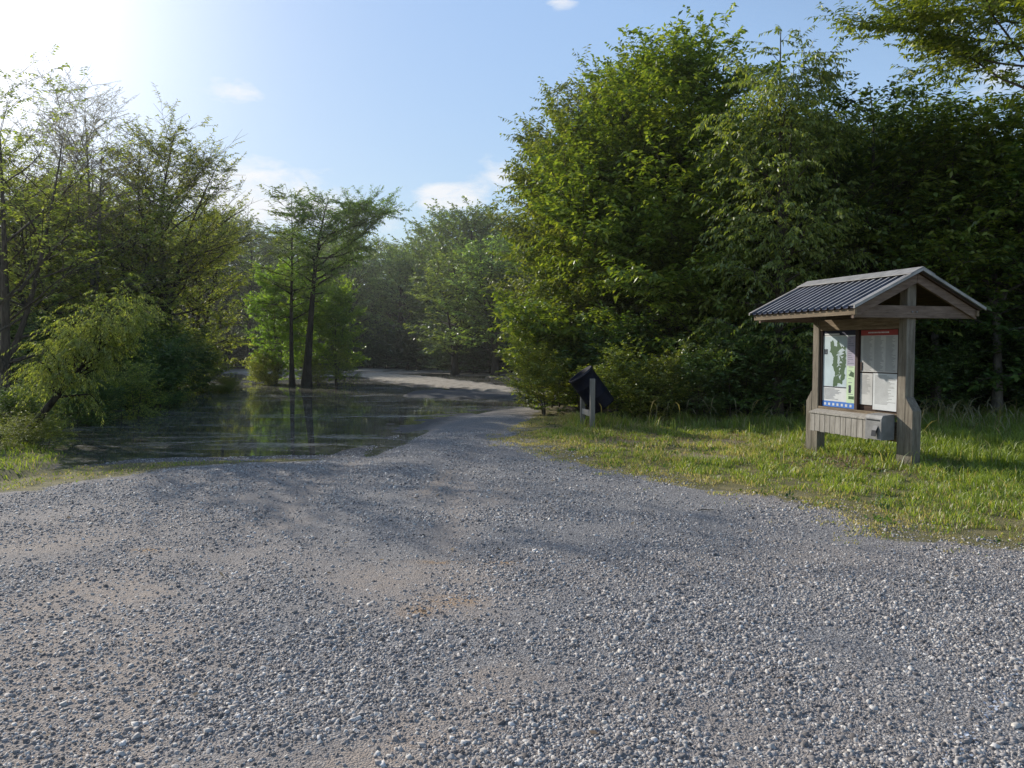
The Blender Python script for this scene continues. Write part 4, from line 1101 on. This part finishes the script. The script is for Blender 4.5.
    m11 = G('thin_cypress', 403, H, 0.13, dome(0.6, 0.6, 0.35), 2.0, 46, L['leaf_thin'], B['bark_pale'], cb=0.25, elev=(30, 65), curve=0.3, sec=0.3, twig=0.18, twigL=0.42, nleaf=9, leaf=(0.08, 0.02), flat=0.5, leafless=.3, tw_r=.006, wob=.2, stems=3, fork=.35, spread=.45)
    plant('cypress_tree', m11, (X_at(93, Y), Y, WZ), 'tall nearly bare feathery tree behind the left bank willow', 'tree')
    Y = 28.0; H = H_at(128, Y)
    m12 = G('half_bare', 404, H, 0.17, lambda t: 0.5 + 0.6 * t if t < .72 else 0.95 - 1.7 * (t - .72), 2.8, 60, L['leaf_left'], B['bark_dark'], cb=0.3, elev=(8, 45), curve=0.35, sec=0.30, twig=0.17, twigL=0.5, nleaf=14, leaf=(0.13, 0.05), flat=0.7, leafless=.25, fill=.55, tw_r=.007, wob=.4, stems=4, fork=.35, spread=.5, env=lambda t: .6 if t < .4 else egg(.6, .62)(t))
    plant('broadleaf_tree', m12, (X_at(172, Y), Y, WZ), 'spreading tree with bare twigs on top beside the pond at left', 'tree')
    lt = G('left_tree', 405, 8.0, 0.13, dome(0.65, 0.55, 0.5), 2.1, 60, L['leaf_left'], B['bark_dark'], cb=0.12, elev=(5, 48), curve=0.25, sag=.3, sec=0.28, twig=0.16, twigL=0.48, nleaf=14, leaf=(0.12, 0.05), flat=0.55, ldroop=.4, fill=.45, wob=.4, stems=4, fork=.2, spread=.45, env=egg(.55, .6))
    f = put(lt, 25, 21.5, 160, 'bushy light green tree behind the leaning willow at left', 0.3)
    put(lt, 62, 25.0, 178, 'mid height leafy tree left of the nearly bare tree', 1.5, f)
    put(lt, 128, 26.0, 172, 'leafy tree between the nearly bare and the spreading tree', 2.6, f)
    put(lt, 200, 33.0, 185, 'leafy tree right of the spreading tree on the left shore', 3.6, f)
    put(lt, 95, 30.0, 170, 'pale leafy tree far behind the willow crown', 6.6, f)
    put(lt, 10, 25.0, 130, 'tall leafy tree at the back of the left edge', 7.6, f)
    put(lt, 55, 34.0, 165, 'leafy tree at the back left of the pond', 8.6, f)
    sh4 = G('shrub_d', 204, 2.0, 0.03, dome(0.8, 0.45, 0.45), 1.05, 28, L['leaf_left'], B['bark'], cb=0.05, elev=(10, 60), curve=0.1, sag=0.4, sec=0.2, twig=0.13, twigL=0.3, nleaf=9, leaf=(0.09, 0.036), flat=0.45, ldroop=.5, stems=3, twdroop=.2)
    SH['d'] = sh4
    SH['y'] = G('shrub_e', 205, 2.0, 0.03, dome(0.8, 0.45, 0.45), 1.05, 28, L['leaf_willow'], B['bark'], cb=0.05, elev=(20, 65), curve=0.1, sag=0.3, sec=0.2, twig=0.13, twigL=0.3, nleaf=9, leaf=(0.12, 0.05), flat=0.4, ldroop=.3, stems=3)
    shrub('y', 258, 36, 1.5, 'pale yellowish bush on the mud left of the cypresses', 1.0, .75)
    shrub('y', 236, 31, .8, 'low pale waterside plant left of the yellowish bush', 3.0, .6)
    shrub('y', 226, 29, .6, 'smallest pale plant at the water edge by the end of the left shore', 4.0, .5)
    k = 0
    for px, Y, hh, kd in ((10, 14.6, 1.2, 'b'), (45, 15.2, 1.3, 'd'), (85, 17, 1.5, 'b'), (120, 18.5, 1.7, 'd'), (150, 22, 2.2, 'b'), (165, 25, 2.6, 'd'), (185, 28, 3.0, 'b'), (70, 19, 2.2, 'd'), (105, 21.5, 2.6, 'b'), (130, 24, 2.8, 'd'), (160, 30, 3.0, 'b'), (195, 33, 3.2, 'd'), (100, 27, 3.2, 'b'), (50, 24, 3.0, 'd'), (0, 21, 3, 'b')):
        shrub(kd, px, Y, hh, 'shaded waterside shrub along the left shore of the pond', k * 1.9, hh / 2 * 1.1, 'shrubs along the left shore'); k += 1
    shrub('a', 196, 30.0, 2.6, 'bright green shrub leaning over the water at the end of the left shore', 2.7, 1.25)
    shrub('c', 20, 12.6, .55, 'low green weedy plant at the foot of the leaning willow', 1.1, .5)
    shrub('c', 50, 12.9, .50, 'low green waterside weed right of the leaning trunk', 2.1, .45)
    shrub('c', -10, 12.0, .6, 'low weed clump at the far left edge of the gravel', 3.1, .5)
    # ============ far tree line
    fa = G('far_tree_a', 501, 10.0, 0.2, dome(0.65, 0.55, 0.5), 3.0, 56, L['leaf_far'], B['bark_dark'], cb=0.12, elev=(5, 60), curve=0.2, sec=0.5, twig=0.34, twigL=0.6, nleaf=10, leaf=(0.24, 0.12), flat=0.65, tw_r=.012, wob=.3, stems=4, fork=.25, spread=.4, env=egg(.6, .55))
    fb = G('far_tree_b', 502, 10.0, 0.2, dome(0.45, 0.6, 0.3), 2.6, 44, L['leaf_far_pale'], B['bark_dark'], cb=0.15, elev=(15, 65), curve=0.2, sag=.5, sec=0.5, twig=0.34, twigL=0.6, nleaf=10, leaf=(0.22, 0.09), flat=0.5, ldroop=.5, tw_r=.012, wob=.3, stems=3, fork=.25, spread=.4, env=egg(.5, .55))
    fc = G('far_tree_c', 503, 10.0, 0.2, lambda t: 0.35 + 0.6 * abs(math.sin(t * 9)) * (1 - .5 * t) if t > .35 else .25, 2.7, 36, L['leaf_far_dark'], B['bark_dark'], cb=0.30, elev=(5, 45), curve=0.3, sec=0.5, twig=0.36, twigL=0.6, nleaf=10, leaf=(0.24, 0.10), flat=0.75, tw_r=.012, wob=.3)
    protos = {}
    FAR = [  # px, Y, top py, kind, label
        (205, 60, 222, 'c', 'dark far tree just right of the left shore trees'), (228, 66, 218, 'c', 'dark far tree with open layered crown left of the cypresses'), (250, 62, 226, 'c', 'dark far tree nearest the slim cypress on its left'),
        (272, 70, 232, 'a', None), (300, 66, 238, 'b', None), (325, 72, 236, 'a', None), (352, 66, 226, 'b', 'pale far tree just right of the cypress crown'),
        (378, 70, 240, 'b', 'pale drooping far tree left of the lowest dip in the far skyline'), (398, 64, 247, 'b', 'lowest far tree in the dip of the skyline'), (420, 68, 240, 'a', 'dark rounded far tree right of the skyline dip'),
        (445, 62, 212, 'a', 'dark tall far tree at the top of the right hand rise'), (470, 58, 208, 'a', 'tallest dark far tree above the pale pair'), (497, 60, 212, 'a', 'dark far tree next to the big right hand tree'), (525, 56, 226, 'a', 'dark far tree half hidden by the big right hand tree'), (552, 58, 215, 'a', None),
        (455, 48, 252, 'b', 'nearer pale green tree at the far bank, left of a pair'), (495, 46, 235, 'b', 'nearer pale green tree at the far bank, right of a pair'), (525, 44, 262, 'c', 'shaded tree at the far bank beside the big tree'),
        (180, 64, 215, 'a', None), (150, 68, 205, 'a', None), (120, 66, 200, 'a', None), (580, 52, 210, 'a', None), (60, 64, 190, 'a', None), (90, 72, 195, 'a', None),
        (240, 80, 215, 'a', None), (290, 82, 228, 'a', None), (340, 82, 232, 'a', None), (390, 82, 240, 'a', None), (430, 80, 224, 'a', None), (480, 80, 216, 'a', None), (530, 80, 220, 'a', None), (200, 82, 212, 'a', None)]
    k = 0
    for px, Y, pt, kd, lab in FAR:
        mm = {'a': fa, 'b': fb, 'c': fc}[kd]; k += 1
        grp = None if lab else 'trees of the far bank'
        lab = lab or 'far bank tree merged into the distant row behind the pond'
        if kd not in protos:
            o = put(mm, px, Y, pt, lab, k * 1.1, None, grp, wide=1.15, Hm=10.0); protos[kd] = o
        else:
            o = put(mm, px, Y, pt, lab, k * 1.1, protos[kd], grp, wide=1.15, Hm=10.0)
            if not grp and 'group' in o: del o['group']
    far_sh = G('far_shrub', 504, 3.0, 0.05, dome(0.8, 0.4, 0.4), 1.8, 26, L['leaf_far_dark'], B['bark_dark'], cb=0.05, elev=(5, 60), curve=0.2, sec=0.4, twig=0.26, twigL=0.45, nleaf=9, leaf=(0.22, 0.10), flat=0.6, stems=3, tw_r=.01)
    rng = np.random.default_rng(8); p = None
    for i in range(34):
        px = 190 + i * 11.5; Y = (66 if px < 380 else 60 if px < 450 else 50) + rng.random() * 5; s = 0.85 + .6 * rng.random()
        loc = (X_at(px, Y), Y, -.05)
        if p is None:
            p = plant('shrub', far_sh, loc, 'dark shrub in the shade along the far bank', 'shrub', 0, s, s, 'shrubs along the far bank')
        else: copy_tree(p, loc, rng.random() * 6, s * 1.2, s, None, None)

def build_distant_wood():
    rng = np.random.default_rng(44); N = 60000
    u = rng.random(N); x = -95 + 190 * u
    y = 92 - 30 * sstep(5, 60, x) - 10 * sstep(-20, -80, x) + rng.normal(0, 3.0, N)
    hm = 7.0 + 4.5 * fbm(x * 0.16, x * 0 + 3.3, 51, 3) - 1.5 * sstep(-12, 3, x) * sstep(14, 3, x)
    z = hm * rng.random(N) ** 0.9
    nd = rng.normal(0, 1, (N, 3)); a = norm(np.cross(nd, rng.normal(0, 1, (N, 3)))); b = norm(np.cross(nd, a))
    L = (0.28 + 0.3 * rng.random(N))[:, None]; o = np.stack([x, y, z], 1)
    V = np.stack([o - a * L, o - b * L * .55, o + a * L, o + b * L * .55], 1).reshape(-1, 3)
    me = mesh_np('distant_wood', V, [np.arange(4 * N).reshape(-1, 4)], MAT['leaf_far_dark'])
    tag(link('distant_wood', me), 'dense shaded far off wood behind the trees of the far bank', 'wood', kind='stuff')

# ------------------------------------------------------------------ small things
def build_small():
    # dead twig lying on the gravel
    T = Tubes(); x, y = gp(706, 512); z = gz(x, y)
    T.add(np.array([(x - .08, y - .02, z + .010), (x - .03, y + .015, z + .018), (x + .03, y, z + .014), (x + .08, y + .02, z + .012)]), [.004, .006, .005, .003], 6)
    T.add(np.array([(x + .02, y + .005, z + .014), (x + .05, y - .04, z + .02)]), [.004, .002], 5)
    tag(link('fallen_twig', T.mesh('fallen_twig', MAT['bark_dark'])), 'short dark twig lying on the gravel before the lawn', 'twig')
    # faint blue paint line, bottom right
    bm = bmesh.new(); rng = np.random.default_rng(2)
    a, b = np.array(gp(1030, 664)), np.array(gp(945, 768)); d = (b - a) / np.linalg.norm(b - a); nrm = np.array([-d[1], d[0]])
    m, t, out = new_mat('worn_blue_paint')
    pos = t.n('ShaderNodeNewGeometry').outputs['Position']
    # flecks of paint on single stones
    V, Fq = [], []
    Lg = np.linalg.norm(b - a)
    for i in range(150):
        s = rng.random() * Lg; o = rng.normal(0, .016); c = a + d * s + nrm * o; r_ = .003 + .005 * rng.random(); th = rng.random() * 6.28
        z = gz(c[0], c[1]) + .006 + .006 * rng.random(); n0 = len(V)
        tl = rng.normal(0, .3, 2)
        for k in range(5):
            an = th + k * 1.2566; q = r_ * (.7 + .5 * rng.random()); V.append((c[0] + q * math.cos(an), c[1] + q * math.sin(an), z + q * (math.cos(an) * tl[0] + math.sin(an) * tl[1])))
        Fq.append([n0 + k for k in range(5)])
    cc = t.ramp(t.n('ShaderNodeNewGeometry').outputs['Random Per Island'], [(0, (0.26, 0.30, 0.38)), (1, (0.45, 0.49, 0.56))])
    bs = t.n('ShaderNodeBsdfPrincipled', inp={'Base Color': cc, 'Roughness': .8}); t.l(bs.outputs[0], out.inputs[0])
    bm.free()
    tag(link('paint_line', mesh_np('paint_line', V, [np.array(Fq)], m)), 'faint worn blue paint line on gravel at lower right', 'paint line', kind='stuff')

# ------------------------------------------------------------------ materials
MAT = {}
def build_mats():
    M = MAT
    M['ground'] = ground_mat(); M['blade'] = blade_mat()
    M['post'] = wood_mat('weathered_post', (0.128, 0.105, 0.079), (0.384, 0.339, 0.269), 'z')
    M['post_grey'] = wood_mat('grey_post', (0.205, 0.179, 0.147), (0.435, 0.397, 0.346), 'z')
    M['timber_x'] = wood_mat('weathered_rail', (0.128, 0.092, 0.058), (0.384, 0.301, 0.205), 'x')
    M['timber_y'] = wood_mat('weathered_beam', (0.128, 0.087, 0.064), (0.346, 0.256, 0.198), 'y')
    M['box_wood'] = wood_mat('bleached_board', (0.26, 0.235, 0.20), (0.56, 0.52, 0.46), 'z')
    M['dark_wood'] = wood_mat('brown_decking', (0.045, 0.028, 0.022), (0.11, 0.07, 0.05), 'x')
    M['frame_dark'] = simple_mat('dark_brown_frame', (0.055, 0.032, 0.025), .6)
    M['roof'] = simple_mat('roof_metal_shaded', (0.11, 0.11, 0.13), .5, .15, .35, 3.0, bump=.02, spec=.25)  # flats between ribs: reflection of dark surroundings put into the colour
    M['roof_rib_sunlit'] = simple_mat('roof_rib_sunlit_metal', (0.46, 0.455, 0.46), .45, .2, .15, 3.0, bump=.02)  # same sheet metal, lightened as if the sun caught the rib tops
    M['trim'] = simple_mat('grey_trim_metal', (0.33, 0.315, 0.30), .55, .3, .3, 5.0, bump=.02)
    M['metal_box'] = simple_mat('grey_box_metal', (0.24, 0.235, 0.23), .65, .1, .3, 6.0, bump=.05)
    M['navy_metal'] = simple_mat('black_metal', (0.015, 0.018, 0.025), .5, .3)
    M['drum'] = simple_mat('navy_plastic', (0.006, 0.0065, 0.016), .6, 0, .3, 5, bump=.03, spec=.2)
    M['drum_rim'] = simple_mat('drum_band', (0.035, 0.035, 0.05), .45, .2)
    for k, c in dict(paper=(.60, .61, .60), paper_grey=(.50, .49, .465), navy=(.012, .014, .04), mauve=(.36, .33, .42), palegreen=(.52, .66, .42), blue=(.05, .17, .52), sky_paper=(.46, .55, .58), mapgreen=(.05, .105, .042), ink=(.16, .17, .20), ink_soft=(.27, .265, .26), red=(.30, .04, .035)).items():
        M[k] = simple_mat('print_' + k, c, .5, 0, .14, 3, bump=0.0, spec=.4)
    M['leaf_mid'] = leaf_mat('leaf_mid', [(.040, .062, .012), (.090, .122, .020), (.165, .19, .040)], .45)
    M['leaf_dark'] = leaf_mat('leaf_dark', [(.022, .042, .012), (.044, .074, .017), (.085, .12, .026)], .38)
    M['leaf_bright'] = leaf_mat('leaf_bright', [(.05, .09, .014), (.085, .145, .02), (.13, .19, .03)], .6)
    M['leaf_olive'] = leaf_mat('leaf_olive', [(.045, .065, .018), (.080, .105, .028), (.13, .15, .045)], .42)
    M['leaf_pale'] = leaf_mat('leaf_pale', [(.052, .078, .018), (.10, .132, .028), (.165, .185, .045)], .5, gloss=.05)
    M['leaf_cypress'] = leaf_mat('leaf_cypress', [(.035, .062, .014), (.065, .105, .02), (.11, .15, .03)], .5)
    M['leaf_willow'] = leaf_mat('leaf_willow', [(.085, .112, .030), (.135, .162, .046), (.175, .195, .07)], .62)
    M['leaf_sparse'] = leaf_mat('leaf_sparse', [(.06, .082, .022), (.105, .13, .032), (.17, .185, .05)], .58)
    M['leaf_thin'] = leaf_mat('leaf_thin', [(.09, .09, .06), (.14, .13, .085), (.19, .17, .11)], .4)
    M['leaf_left'] = leaf_mat('leaf_left', [(.056, .08, .017), (.105, .138, .028), (.175, .20, .045)], .64)
    M['leaf_far'] = leaf_mat('leaf_far', [(.042, .068, .020), (.070, .105, .028), (.11, .145, .038)], .38)
    M['leaf_far_pale'] = leaf_mat('leaf_far_pale', [(.062, .098, .030), (.098, .14, .042), (.14, .18, .055)], .42)
    M['leaf_far_dark'] = leaf_mat('leaf_far_dark', [(.022, .038, .020), (.035, .052, .026), (.055, .072, .034)], .35)
    M['bark'] = bark_mat('bark_brown', (.045, .035, .026), (.14, .115, .09))
    M['bark_pale'] = bark_mat('bark_pale', (.10, .085, .07), (.27, .24, .205))
    M['bark_dark'] = bark_mat('bark_dark', (.022, .017, .013), (.075, .06, .048))

build_mats()
build_world()
build_light_cam()
build_haze()
build_ground()
build_water()
build_stones()
build_grass()
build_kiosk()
build_barrel()
build_trees()
build_distant_wood()
build_small()
